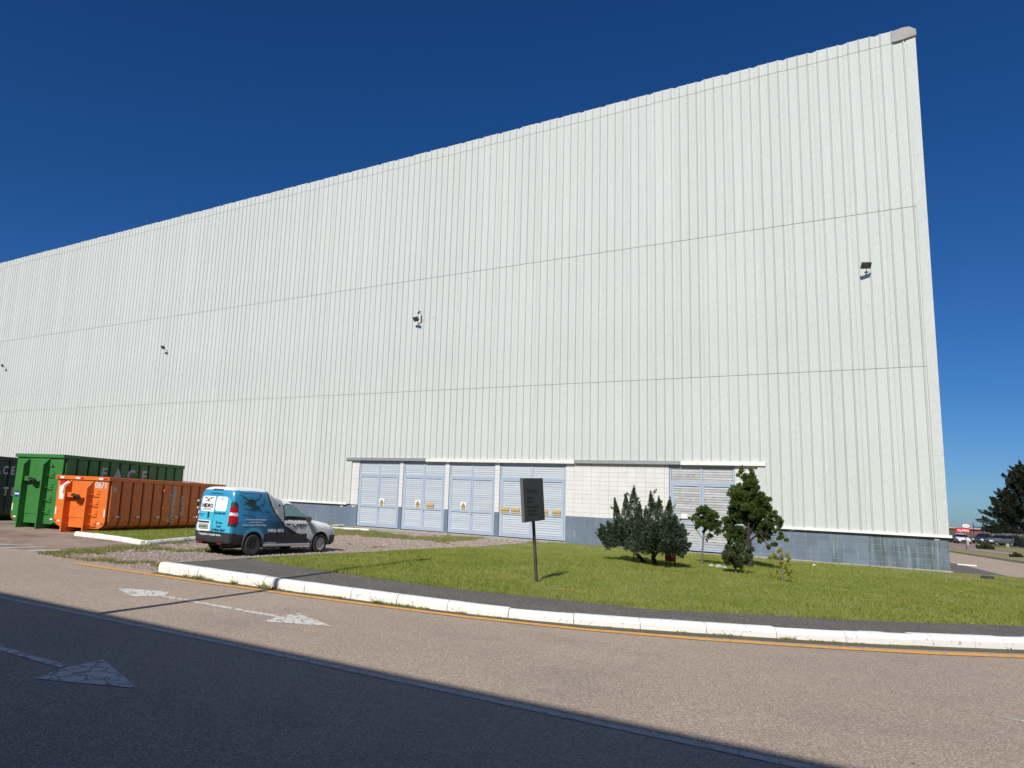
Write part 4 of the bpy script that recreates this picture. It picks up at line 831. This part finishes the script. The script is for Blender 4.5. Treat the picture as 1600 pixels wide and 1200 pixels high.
def vehicle(t, st, ny, nt, classify, colour, mats, wheels, rake_r=.0, rake_f=.0, arch=.36, cap_n=16):
    ys, rows = shell(st, ny, nt); n = nt; G = []
    for y, pr in zip(ys, rows): q = resample([(0., pr[0][1])]+pr, n); G.append(np.stack([q[:,0], np.full(n, y), q[:,1]], 1))
    # rounded end caps shrink towards the middle
    def cap(row, sgn, rake):
        zc = (row[0,2]+row[-1,2])/2; out = []
        for k in range(1, cap_n+1):
            s = 1-k/cap_n; b = 1-s; r = row.copy(); r[:,0] *= s; r[:,2] = zc+(r[:,2]-zc)*s; r[:,1] += sgn*.035*math.sqrt(min(1, b*6)); out.append(r)
        return out
    G = cap(G[0], -1, rake_r)[::-1]+G+cap(G[-1], 1, rake_f)
    G = np.array(G); m = len(G)
    full = np.concatenate([G, (G*np.array([-1,1,1]))[:, ::-1][:, 1:]], 1)  # right to top to left
    K = full.shape[1]
    lo, hi = ys[0], ys[-1]
    yy = full[:,:,1]; zz = full[:,:,2]
    f_r = np.clip(1-(yy-lo)/.25, 0, 1); yy += rake_r*np.clip(zz-.8, 0, 2)*f_r
    f_f = np.clip(1-(hi-yy)/.25, 0, 1); yy -= rake_f*np.clip(zz-.5, 0, 2)*f_f
    V = full.reshape(-1, 3); groups = {}
    for j in range(m-1):
        for i in range(K-1):
            a, b, c, d = j*K+i, j*K+i+1, (j+1)*K+i+1, (j+1)*K+i; ct = (V[a]+V[b]+V[c]+V[d])/4
            if abs(ct[0]) > .42 and any((ct[1]-wy)**2+(ct[2]-wr)**2 < arch**2 for wy, wr in wheels): continue
            e1 = V[c]-V[a]; e2 = V[d]-V[b]; nr = np.cross(e2, e1); L = np.linalg.norm(nr)+1e-12
            key = classify(ct, nr/L); 
            if key: groups.setdefault(key, []).append((a, b, c, d))
    parts = []
    for key, fs in groups.items():
        if key == 'body': parts.append((key, fs)); continue
        par = {}
        def find(v):
            while par.setdefault(v, v) != v: par[v] = par[par[v]]; v = par[v]
            return v
        for f in fs:
            for v in f[1:]: par[find(v)] = find(f[0])
        comp = {}
        for f in fs: comp.setdefault(find(f[0]), []).append(f)
        parts += [(key, c) for c in comp.values() if len(c) > 5]
    for key, fs in parts:
        used = sorted({v for f in fs for v in f}); mp = {v: k for k, v in enumerate(used)}
        me = bpy.data.meshes.new(key); me.from_pydata([tuple(V[v]) for v in used], [], [tuple(mp[v] for v in reversed(f)) for f in fs]); nm, ma, inset = mats[key]
        me.materials.append(ma); me.polygons.foreach_set('use_smooth', [True]*len(fs)); me.update()
        if key == 'body' and colour:
            ca = me.color_attributes.new('livery', 'FLOAT_COLOR', 'CORNER'); buf = np.ones((len(me.loops), 4))
            for p in me.polygons:
                col = colour(np.array(p.center)); 
                for li in p.loop_indices: buf[li,:3] = col
            ca.data.foreach_set('color', buf.ravel())
        if inset:
            nv = np.zeros(len(me.vertices)*3); me.vertex_normals.foreach_get('vector', nv); co = np.zeros_like(nv); me.vertices.foreach_get('co', co); me.vertices.foreach_set('co', co+nv*inset); me.update()
        o = link(nm, me, t)
    return t
def seg(p, a, b):
    a, b, p = np.array(a), np.array(b), np.array(p); t = clamp(np.dot(p-a, b-a)/np.dot(b-a, b-a)); return np.linalg.norm(p-a-(b-a)*t)
def rrect(x, z, x0, x1, z0, z1, r): dx = max(x0+r-x, 0, x-x1+r); dz = max(z0+r-z, 0, z-z1+r); return dx*dx+dz*dz <= r*r
VY0, VY1 = -.80, 3.50
VST = [(-.80,1.80,.76,.95,.34,7,.10),(-.76,1.845,.795,.95,.33,7,.10),(-.5,1.88,.81,.95,.32,7,.10),(0,1.895,.82,.95,.32,7,.10),(.40,1.88,.82,.95,.31,7,.10),(.62,1.83,.82,.95,.31,6.5,.10),(.80,1.70,.82,.95,.31,6,.11),(.98,1.64,.82,.95,.31,5,.13),
       (1.25,1.63,.82,.95,.31,4.4,.17),(1.5,1.60,.82,.95,.31,4.2,.18),(1.78,1.50,.82,.93,.31,3.8,.18),(2.08,1.31,.82,.92,.31,3.4,.16),(2.36,1.11,.82,.88,.31,3.0,.10),(2.54,1.03,.82,.80,.31,3.0,.06),(2.9,.975,.81,.76,.31,3.4,.04),(3.2,.925,.79,.70,.30,3.6,.04),(3.38,.86,.75,.62,.29,3.8,.03),(3.46,.78,.70,.54,.30,4,.03)]
ar_r, ar_f = (0., .30), (2.717, .30)
def van_class(c, n):
    x, y, z = abs(c[0]), c[1], c[2]
    if y < -.62 and z < .60: return 'rear_bumper'
    if y < -.36 and z < .58 and x > .7 and z < .58+(-.36-y)*0+.02: return 'rear_bumper'
    if z < .56 and y > 3.16: return 'front_bumper'
    if x > .55 and y < -.60 and .80 < z < 1.47 and (x > .66) and y > -.86:
        yl = -.80+ .17*math.sin((z-.80)/.67*PI)**.5+.06
        if y < yl+.0 : return 'lamp_red' if (.90 < z < 1.09 or 1.17 < z < 1.34) else ('lamp_clear' if 1.09 <= z <= 1.17 else 'lamp_frame')
        if y < yl+.035: return 'lamp_frame'
    if x > .5 and 1.12 < y < 2.30 and z > .99 and z < 1.52 and abs(n[0]) > .5:      # side window
        top = np.interp(y, (1.12,1.30,1.64,1.98,2.30), (1.42,1.48,1.45,1.29,1.04)); bot = .995
        if bot < z < top-.0 and y > 1.15+.02*(z-1): return 'window_frame' if (z > top-.025 or z < bot+.03 or y < 1.18 or y > 2.12) else 'side_window'
    if 1.62 < y < 2.42 and z > 1.04 and n[2] > .2 and x < .60 and z < 1.50: return 'windscreen'
    if x < .62 and .72 < y < .90 and 1.60 < z < 1.78 and n[1] > .2: return None if False else 'body'
    if x > .76 and .36 < z < .60 and .42 < y < 2.12: return 'moulding'
    if y > 3.10 and .62 < z < .80 and x > .42: return 'headlight'
    if y > 3.30 and .56 < z < .66 and x < .40: return 'grille'
    return 'body'
CY1, CY2, CB, CN = np.array(srgb(74,186,222)), np.array(srgb(58,150,195)), np.array(srgb(40,105,150)), np.array(srgb(32,62,95))
CW, CG, CGD, CK = np.array((.86,.87,.88)), np.array((.40,.42,.44)), np.array((.27,.31,.34)), np.array((.012,.013,.016))
def van_col(c):
    X, y, z = c; x = abs(X)
    if y < -.755 and x < .74:                                             # rear doors
        if z < .62: return CK
        if rrect(X, z, -.60, .0, 1.17, 1.62, .08) and X < -.03 or rrect(X, z, .02, .50, 1.20, 1.60, .08): return CW*1.15
        if rrect(X, z, -.66, -.10, .60, .92, .06): return CW*1.1
        if abs(X-.0) < .012: return CY1*.45
        if rrect(X, z, -.26, -.19, 1.0, 1.15, .03): return CK
        if z > 1.74: return CW
        return CY1
    if z > 1.79 and y < .75: return CW*(.95)                              # roof
    # wavy black band separating cyan cargo side from white cab
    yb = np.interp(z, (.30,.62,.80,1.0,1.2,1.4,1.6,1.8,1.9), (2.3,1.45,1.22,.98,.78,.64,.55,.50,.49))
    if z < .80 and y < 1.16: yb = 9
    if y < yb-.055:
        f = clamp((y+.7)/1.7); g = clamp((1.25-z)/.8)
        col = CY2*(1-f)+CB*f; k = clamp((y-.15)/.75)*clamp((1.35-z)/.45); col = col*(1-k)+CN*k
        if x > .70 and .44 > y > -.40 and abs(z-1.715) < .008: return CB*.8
        if (y-0)**2+(z-.30)**2 < .47**2 and z > .3 and (y-0)**2+(z-.3)**2 > .39**2: return CY1*.9
        return col
    if y < yb+.03: return CK
    if y < 1.12 and z > .92:
        if z > 1.30 and y > .70 and y < .98 and z < 1.62 and y > .66+(1.65-z)*.25: return CGD*1.1
        return CG*1.35 if y < .90-(1.3-z)*.0 else CGD
    if y < 1.14: return CK*1.3
    if z < .36: return CW*.55
    if x > .70 and z < .80 and y < 2.0 and z < .86-(y-1.15)*.42: return CK*1.2
    if x > .60 and 2.05 < y < 2.75 and .5 < z < 1.02 and abs((y-2.10)-(1.0-z)*.9) < .10: return CGD
    if z < .60 and 1.9 < y < 2.36 and z < .60-(y-1.9)*.5: return CK*1.2
    if abs(x-.0) < 2 and abs(y-1.14) < .008: return CK
    return CW
VM = {'body': ('body', vcol_mat('van_livery_paint', .28, .5, .3), 0), 'rear_bumper': ('rear_bumper', M_PLAST, .014), 'front_bumper': ('front_bumper', M_PLAST, .012), 'lamp_red': ('tail_light', M_REDL, .008), 'lamp_clear': ('tail_light', M_CLRL, .008),
      'lamp_frame': ('lamp_frame', M_PLAST, .006), 'side_window': ('side_window', M_GLASS, -.006), 'window_frame': ('window_frame', M_PLAST, .001), 'windscreen': ('windscreen', M_GLASS, -.004), 'moulding': ('side_moulding', M_PLAST, .012),
      'headlight': ('headlight', M_CLRL, .002), 'grille': ('grille', M_PLAST, .004)}
van = thing('delivery_van', 'small delivery van in cyan and white livery with a drone print parked on the gravel', 'van', (-17.38,-16.80,-.055), -.06)
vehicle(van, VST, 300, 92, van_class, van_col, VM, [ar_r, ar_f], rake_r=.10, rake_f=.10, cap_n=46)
for y in (0, 2.717):
    for s in (1, -1):
        wheel(van, s*.735, y, .298, .18, s, M_RIMB if y == 0 else M_RIMS, 8 if y == 0 else 10)
        mb = MB(); mb.tube([(s*.795, y+.365*math.cos(a), .30+.365*math.sin(a)) for a in np.linspace(-.12, PI+.12, 22)], .022, 6); mb.build('wheel_arch', M_PLAST, van)
        mb = MB(); pts = [(y+.37*math.cos(a), .30+.37*math.sin(a)) for a in np.linspace(0, PI, 14)]
        mb.add([(s*.80, p, q) for p, q in pts]+[(s*.42, p, q) for p, q in pts], [(i, i+1, 15+i, 14+i) for i in range(13)]); mb.add([(s*.42, p, q) for p, q in pts], [tuple(range(14))]); mb.build('wheel_well', M_UNDER, van)
mb = MB(); mb.box((-.72,-.74,.26), (.72,3.30,.36)); mb.box((-.30,.9,.16), (.30,1.6,.27)); mb.tube([(.3,-.7,.22),(.3,.6,.24)], .05, 8); mb.build('underbody', M_UNDER, van)
mb = MB(); mb.bbox((.74,.38,.24), (.815,2.30,.315), .015); mb.build('sill', mat('silver_sill', (.42,.42,.41), .4, .3), van)
mb = MB(); mb.bbox((-.815,.38,.24), (-.74,2.30,.315), .015); mb.build('sill', MATS['silver_sill'], van)
mb = MB(); mb.box((-.74,.95,.40), (.74,1.0,1.45)); mb.box((-.72,1.0,.36), (.72,2.4,.42)); mb.bbox((-.72,2.05,.45), (.72,2.45,.96), .05); mb.build('cabin_floor', M_SEAT, van)
for s in (-.36, .36):
    mb = MB(); mb.bbox((s-.24,1.15,.42), (s+.24,1.62,.62), .05); mb.bbox((s-.23,1.05,.60), (s+.23,1.20,1.12), .05); mb.bbox((s-.13,1.04,1.14), (s+.13,1.13,1.30), .03); mb.build('seat', M_SEAT, van)
for s in (1, -1):
    mb = MB(); mb.bbox((s*.90-.085,2.02,.96), (s*.90+.085,2.14,1.12), .04); mb.bbox((s*.80-.05,2.06,1.0), (s*.80+.05,2.11,1.05), .01); mb.build('wing_mirror', M_PLAST, van)
    mb = MB(); mb.bbox((min(s*.818,s*.85),1.20,.86), (max(s*.818,s*.85),1.38,.90), .01); mb.build('door_handle', M_PLAST, van)
mb = MB(); mb.tube([(.1,1.2,1.60),(.1,1.0,1.78)], .006, 5); mb.build('antenna', M_PLAST, van)
mb = MB(); mb.bbox((-.22,-.735,1.765), (.22,-.66,1.81), .015); mb.build('brake_light', M_PLAST, van)
yr = lambda z: -.842+.10*max(z-.8, 0)
mb = MB(); mb.bbox((-.58,yr(.76)-.012,.68), (-.16,yr(.76)+.01,.83), .008); pl = mb.build('number_plate', M_CLRL if False else mat('plate_grey', (.42,.43,.43), .4), van)
mb = MB(); mb.bbox((-.62,yr(.9)-.03,.86), (-.14,yr(.9)+.01,.90), .01); mb.build('plate_lamp', M_PLAST, van)
for z in (.95, 1.22, 1.42):
    mb = MB(); mb.bbox((-.80,-.80,z), (-.755,-.74,z+.06), .01); mb.build('door_hinge', M_CLRL, van)
mb = MB(); mb.bbox((-.26,yr(1.07)-.022,.98), (-.20,yr(1.07)+.01,1.17), .015); mb.build('door_handle', M_PLAST, van)
mb = MB(); mb.bbox((-.50,-.885,.30), (-.34,-.855,.33), .006); mb.build('rear_reflector', M_REDL, van)
mb = MB(); mb.bbox((.34,-.885,.30), (.50,-.855,.33), .006); mb.build('rear_reflector', M_REDL, van)
M_NAVY = mat('navy_print', (.012,.05,.09), .5); M_WPR = mat('white_print', (.62,.66,.70), .5); M_KPR = mat('charcoal_print', (.03,.03,.035), .5)
R_ = lambda x, z: FACE((x, yr(z)-.006, z), (1,0,0), (0,.09,1))
text('lettering', 'HIDRO', .155, M_KPR, van, R_(-.32,1.33), bold=.004); text('lettering', 'D R O N E', .075, M_KPR, van, R_(-.32,1.23))
text('lettering', 'contato', .05, M_KPR, van, R_(.26,1.54)); text('lettering', '(41) 99802-4873', .075, M_NAVY, van, R_(.27,1.135), bold=.001)
text('lettering', 'Drone,', .10, M_NAVY, van, R_(.30,.885)); text('lettering', 'Laser', .10, M_NAVY, van, R_(.30,.785)); text('lettering', 'e Muito Mais!', .10, M_NAVY, van, R_(.30,.685), bold=.001)
text('lettering', 'www.hidrodrone.com', .06, M_NAVY, van, FACE((0,yr(1.69)-.006,1.685), (1,0,0), (0,.1,1))); text('lettering', 'Mapeamento', .045, M_NAVY, van, R_(-.52,1.09)); text('lettering', 'aéreo', .045, M_NAVY, van, R_(-.52,1.04))
text('lettering', 'Topografia e inspeção aérea', .085, M_WPR, van, FACE((-.05,-.858,.545), (1,0,0), (0,0,1)), bold=.002); text('lettering', 'RHK4B72', .10, M_KPR, van, FACE((-.37,yr(.76)-.016,.745), (1,0,0), (0,0,1)))
mb = MB()                                                              # drone emblem on the rear panel: body, arms, rotors
F_ = R_(-.32,1.50)
for a, b in (((0,0),(-.14,.05)),((0,0),(.14,.05)),((0,0),(-.12,-.06)),((0,0),(.12,-.06)),((-.20,.06),(-.08,.06)),((.08,.06),(.20,.06)),((0,.05),(0,-.08))):
    mb.tube([F_ @ Vector((a[0],a[1],.001)), F_ @ Vector((b[0],b[1],.001))], .007, 4)
mb.build('drone_emblem', M_KPR, van)
def sx_(z): return .818*(1-.10*max(0, (z-.95)/.94)**5)+.006
def side_print(name, polys, m, sgn=1):
    mb = MB()
    for p in polys:
        o = sgn*.001
        mb.add([(sgn*(sx_(z)+.001), y, z) for y, z in p], [tuple(range(len(p))) if sgn > 0 else tuple(reversed(range(len(p))))])
    mb.build(name, m, van)
def bar(a, b, w, w2=None):
    a = Vector(a); b = Vector(b); n = (b-a).normalized(); n = Vector((-n.y, n.x)); w2 = w if w2 is None else w2
    return [tuple(a-n*w), tuple(b-n*w2), tuple(b+n*w2), tuple(a+n*w)]
for sg_ in (1, -1):
    side_print('drone_print', [[(-.17+.15*math.cos(t)*(1+.12*math.cos(3*t)), 1.46+.115*math.sin(t)) for t in np.linspace(0, 2*PI, 13)[:-1]]], M_KPR, sg_)
    side_print('drone_arm', [bar((-.58,1.68),(-.28,1.52),.012,.022)], M_KPR, sg_); side_print('drone_arm', [bar((-.05,1.50),(.15,1.60),.022,.013)], M_KPR, sg_)
    side_print('drone_arm', [bar((-.08,1.41),(.24,1.25),.022,.013)], M_KPR, sg_); side_print('drone_arm', [bar((-.44,1.40),(-.27,1.45),.012,.018)], M_KPR, sg_)
    side_print('rotor_print', [bar((-.62,1.76),(-.44,1.72),.012,.006)], M_NAVY, sg_); side_print('rotor_print', [bar((.14,1.62),(.17,1.72),.022,.03)], M_NAVY, sg_)
    side_print('rotor_print', [bar((.25,1.34),(.27,1.43),.02,.024)], M_NAVY, sg_); side_print('rotor_print', [bar((.40,1.23),(.54,1.19),.010,.016)], M_NAVY, sg_)
    for q in (bar((-.44,1.30),(.04,1.22),.008), bar((-.44,1.12),(.06,1.05),.010), bar((-.22,1.34),(-.22,1.09),.008), bar((-.10,1.32),(-.12,1.07),.008)): side_print('drone_leg', [q], M_KPR, sg_)
S_ = lambda y, z: FACE((sx_(z), y, z), (0,1,0), (-.02,0,1))
text('lettering', 'Transformando em imagem', .070, M_WPR, van, S_(.05,1.00)); text('lettering', 'e informação aérea', .060, M_WPR, van, S_(.05,.925)); text('lettering', 'Drone, Laser e Muito Mais!', .078, M_WPR, van, S_(.0,.845))
text('lettering', '99802-4873', .13, M_WPR, van, S_(.82,.69), bold=.003); text('lettering', 'www.hidrodrone.com', .05, M_WPR, van, FACE((.80,.66,.345), (0,1,0), (0,0,1)))
text('lettering', 'HIDRO', .12, M_KPR, van, S_(1.90,.85), bold=.003); text('lettering', 'D R O N E', .05, M_KPR, van, S_(1.90,.775))
mb = MB(); F_ = S_(1.58,.81)
for a, b in (((0,0),(-.10,.05)),((0,0),(.10,.05)),((0,0),(-.09,-.05)),((0,0),(.09,-.05)),((-.14,.06),(-.05,.06)),((.05,.06),(.14,.06))):
    mb.tube([F_ @ Vector((a[0],a[1],.001)), F_ @ Vector((b[0],b[1],.001))], .010, 4)
mb.build('drone_emblem', M_KPR, van)

# ------------------------------------------------------------------ far things
def far_car(name, label, loc, rz, paint, H=1.6, L=4.3, wd=.86, cat='car'):
    t = thing(name, label, cat, loc, rz, None); h = H
    st = [(0,.8*h,wd*.88,.58*h,.3,5,.12),(.15,.93*h,wd*.95,.6*h,.28,5,.15),(.6,.985*h,wd,.6*h,.27,4.5,.18),(1.4,h,wd,.6*h,.27,4.2,.2),(2.1,.98*h,wd,.6*h,.27,4,.2),(2.6,.84*h,wd,.6*h,.27,3.6,.2),(3.05,.66*h,wd,.54*h,.27,3.2,.08),(3.6,.62*h,wd,.48*h,.28,3.2,.05),(4.1,.54*h,wd*.92,.42*h,.28,3.4,.04),(L,.46*h,wd*.82,.36*h,.3,3.6,.03)]
    def cls(c, n):
        x, y, z = abs(c[0]), c[1], c[2]
        if z > .64*h and z < .93*h and (abs(n[0]) > .5 and .3 < y < 2.7): return 'side_window'
        if z > .66*h and z < .94*h and y > 2.1 and n[1] > .15: return 'windscreen'
        if z > .64*h and z < .90*h and y < .2 and x < wd*.75: return 'rear_window'
        if z < .28*h: return 'bumper'
        if y > L-.35 and .36*h < z < .46*h and x > .45: return 'headlight'
        if y > L-.25 and .28*h < z < .42*h and x < .45: return 'grille'
        if y < .1 and .45*h < z < .62*h and x > .55: return 'tail_light'
        return 'body'
    M = {'body': ('body', paint, 0), 'side_window': ('side_window', M_GLASSD, -.005), 'windscreen': ('windscreen', M_GLASSD, -.004), 'rear_window': ('rear_window', M_GLASSD, -.004), 'bumper': ('bumper', M_PLAST, .006), 'headlight': ('headlight', M_CLRL, .004), 'grille': ('grille', M_PLAST, .004), 'tail_light': ('tail_light', M_REDL, .004)}
    vehicle(t, st, 60, 30, cls, None, M, [(.75,.33),(L-.85,.33)], cap_n=8, arch=.38)
    for y in (.75, L-.85):
        for s in (1, -1): wheel(t, s*(wd-.10), y, .33, .2, s, M_RIMS, 5)
    mb = MB(); mb.box((-wd+.1,.15,.22), (wd-.1,L-.15,.45)); mb.build('underbody', M_UNDER, t)
    return t
M_CWH = mat('white_car_paint', (.72,.73,.75), .25); M_CGR = mat('grey_car_paint', (.16,.18,.21), .25, .3); M_CDK = mat('dark_car_paint', (.045,.055,.07), .25, .3)
far_car('white_car', 'white car facing out of the hedge, left of the two grey cars', (5.55,113.5,-.46), PI+.12, M_CWH, 1.55)
far_car('grey_suv', 'silver grey car parked nearest in front of the stake fence', (12.3,119.6,-.5), PI-.75, M_CGR, 1.72, 4.6, .9)
far_car('dark_suv', 'dark grey car parked behind the silver one', (10.3,131.5,-.5), PI-.35, M_CDK, 1.75, 4.6, .9)
fence = thing('stake_fence', 'grey weathered wooden stake fence along the far lawn', 'fence', (7.3,133.5,-.5))
M_STK = mat('weathered_stake', (.17,.15,.12), .9, c2=(.11,.10,.085), nscale=4, rand=.25)
mb = MB(); mb.prism([(-.13,0),(.13,0),(.13,1.75),(.0,1.95),(-.13,1.75)], 'y', -.03, .03); sme = mb.mesh('stake', M_STK)
fp = [(0,0),(4.9,-3.4),(6.1,-21.5),(14,-40)]
for a, b in zip(fp[:-1], fp[1:]):
    a = Vector(a); b = Vector(b); L = (b-a).length; n = int(L/.42); ang = math.atan2(b.y-a.y, b.x-a.x)
    for k in range(n):
        p = a.lerp(b, k/n); link('stake', sme, fence, (p.x, p.y, random.uniform(-.1, .05)), (random.uniform(-.03,.03), 0, ang+random.uniform(-.15,.15)))
    mb = MB()
    for z in (.5, 1.4): mb.tube([(a.x,a.y,z),(b.x,b.y,z)], .04, 5)
    mb.build('rail', M_STK, fence)
# pine: boughs as dense upturned plumes in tiers
pt = (16.9,138.0,-.5); Vs = []; 
for k in range(150):
    t = (k+random.random())/150; z = 1.5+12.0*t; R0 = 7.9*(1-t)**.72+.5
    if t < .14: R0 *= .78+1.5*t
    for q in range(1):
        a = random.uniform(0, 2*PI); rr = R0*random.uniform(.72, 1.05); b = np.array((math.cos(a)*rr*.25, math.sin(a)*rr*.25, z-.6)); e = np.array((math.cos(a)*rr, math.sin(a)*rr, z+random.uniform(.1, .9)))
        Vs.append(plume(b, e, .95, 560, .34, .13, .6, .5, .2))
        for w_ in range(3):
            s = random.uniform(.55, 1.0); c = b+(e-b)*s; Vs.append(plume(c, c+np.array((math.cos(a)*.5+random.uniform(-.4,.4), math.sin(a)*.5+random.uniform(-.4,.4), random.uniform(.5, 1.1))), .38, 110, .30, .11, .5, .7))
tree('pine_tree', 'large dark pine rising behind the stake fence at the right edge', 'tree', pt, np.concatenate(Vs), M_PINE, [([(0,0,-.2),(0,0,5),(0,0,12.4)], .35, .05)]+[([(0,0,1.5+k*1.2),(math.cos(k*2.4)*3.5,math.sin(k*2.4)*3.5,2.2+k*1.2)], .10, .03) for k in range(8)], M_BARK)
# hedge and shrubs on the far left of that gap
Vs = [cloud([(x, y, z, r)], .26, .14, 60, .4) for x, y, z, r in ((0,0,.7,.8),(-1.2,0,.9,1.0),(.9,.3,.6,.7),(2.0,.5,.5,.6),(-2.2,0,1.1,1.1),(3.4,1.2,.45,.55))]
hd = thing('hedge', 'dark hedge beside the building corner behind the white car', 'hedge', (3.6,121.5,-.45)); quads('foliage', np.concatenate(Vs), M_BSH, hd)
Vs = [cloud([(x, 0, z, r)], .10, .07, 1500, .6) for x, z, r in ((0,.18,.22),(.28,.12,.2),(-.26,.1,.18),(.1,.05,.2),(-.1,.06,.2),(.42,.05,.12),(-.4,.04,.1))]
rb2 = thing('verge_shrub', 'small rounded shrub on the far grass verge', 'shrub', (5.6,68.0,-.2)); quads('foliage', np.concatenate(Vs)*np.array([1.5,1.5,1.6]), M_BSH, rb2)
rb3 = thing('verge_shrub', 'dark low clump on the near end of the grass verge', 'shrub', (5.45,39.3,-.12)); quads('foliage', np.concatenate(Vs)*.8, M_BSH, rb3)
# red shed with fascia and oval sign, far away
M_REDW = mat('red_wall', (.30,.035,.035), .6, c2=(.26,.05,.045), nscale=.5); M_ROOF = mat('pale_roof', (.42,.36,.34), .6); M_BRN = mat('dark_brown', (.10,.055,.045), .7)
rs = thing('red_warehouse', 'low red building with a pale roof edge far behind the parked cars', 'building', (6.5,219.5,-.6))
mb = MB(); mb.box((-9,0,0), (9.6,14,2.5)); mb.build('wall', M_REDW, rs)
mb = MB(); mb.box((-9,-.15,0), (3.4,-.02,2.35)); mb.build('dark_front_sheet', M_BRN, rs)  # dark brown sheet over the left part of the red front
mb = MB(); mb.bbox((-9.3,-.5,2.5), (9.9,14.3,2.78), .05); mb.build('roof', M_ROOF, rs)
sb = thing('red_sign_board', 'bright red sign board with white lettering above the white car', 'sign', (11.15,214.2,.75), -.02)
mb = MB(); mb.bbox((-1.5,-.1,.05), (1.5,.1,1.4), .03); mb.build('panel', mat('bright_red_sign', (.55,.02,.03), .4), sb)
mb = MB(); mb.tube([(-1.3,0,-1.3),(-1.3,0,0)], .08, 6); mb.build('leg', M_GALV, sb); mb = MB(); mb.tube([(1.3,0,-1.3),(1.3,0,0)], .08, 6); mb.build('leg', M_GALV, sb)
text('lettering', 'CLARO', .75, M_REFW, sb, FACE((.1,-.11,.72), (1,0,0), (0,0,1)), bold=.03)
ov = thing('oval_sign', 'white oval sign on a post above the red sign board', 'sign', (11.95,214.9,-.5))
mb = MB(); mb.tube([(0,.12,0),(0,.12,2.7)], .07, 6); mb.build('post', M_GALV, ov)
mb = MB(); mb.prism([(.95*math.cos(a), 3.25+.62*math.sin(a)) for a in np.linspace(0, 2*PI, 28)[:-1]], 'y', -.1, .1); mb.build('panel', M_REDL, ov)
mb = MB(); mb.prism([(.84*math.cos(a), 3.25+.52*math.sin(a)) for a in np.linspace(0, 2*PI, 28)[:-1]], 'y', -.13, -.105); mb.build('face', M_REFW, ov)
text('lettering', '24H', .6, M_GALV, ov, FACE((0,-.135,3.27), (1,0,0), (0,0,1)))
gp = thing('steel_gantry', 'dark steel gantry beam on thin posts beyond the parked cars', 'gantry', (13.6,216.5,-.5))
for x in (0, 2.0, 7.5):
    mb = MB(); mb.tube([(x,0,0),(x,0,4.1)], .10, 6); mb.build('post', M_STEELD, gp)
mb = MB(); mb.box((0,-.1,2.95), (7.5,.1,3.2)); mb.box((1.9,-.15,2.6), (6.5,.15,2.95)); mb.build('beam', M_STEELD, gp)
pl_ = thing('street_post', 'thin dark post standing on the far grass verge', 'post', (3.5,57.5,-.2))
mb = MB(); mb.tube([(0,0,-.1),(0,0,1.45)], .035, 6); mb.build('pole', M_STEELD, pl_); mb = MB(); mb.bbox((-.05,-.03,1.4), (.05,.03,1.5), .01); mb.build('cap', M_GALV, pl_)
for k, (x, y, lb) in enumerate(((5.6,95.,'short pale bollard left of the dark grey car'), (10.9,107.,'pale stone block before the silver grey car'))):
    mb = MB(); mb.bbox((-.2,-.2,-.1), (.2,.2,.45 if k else .8), .05); tag(mb.build('bollard' if not k else 'stone_block', M_CONC, None, (x,y,-.45)), lb, 'bollard' if not k else 'stone')
mb = MB(); mb.bbox((-.3,-.35,0), (.5,.35,.05), .02); tag(mb.build('white_kerb_end', M_KERB, None, (1.15,15.4,ROAD_Z)), 'white painted kerb end just past the building corner', 'kerb')
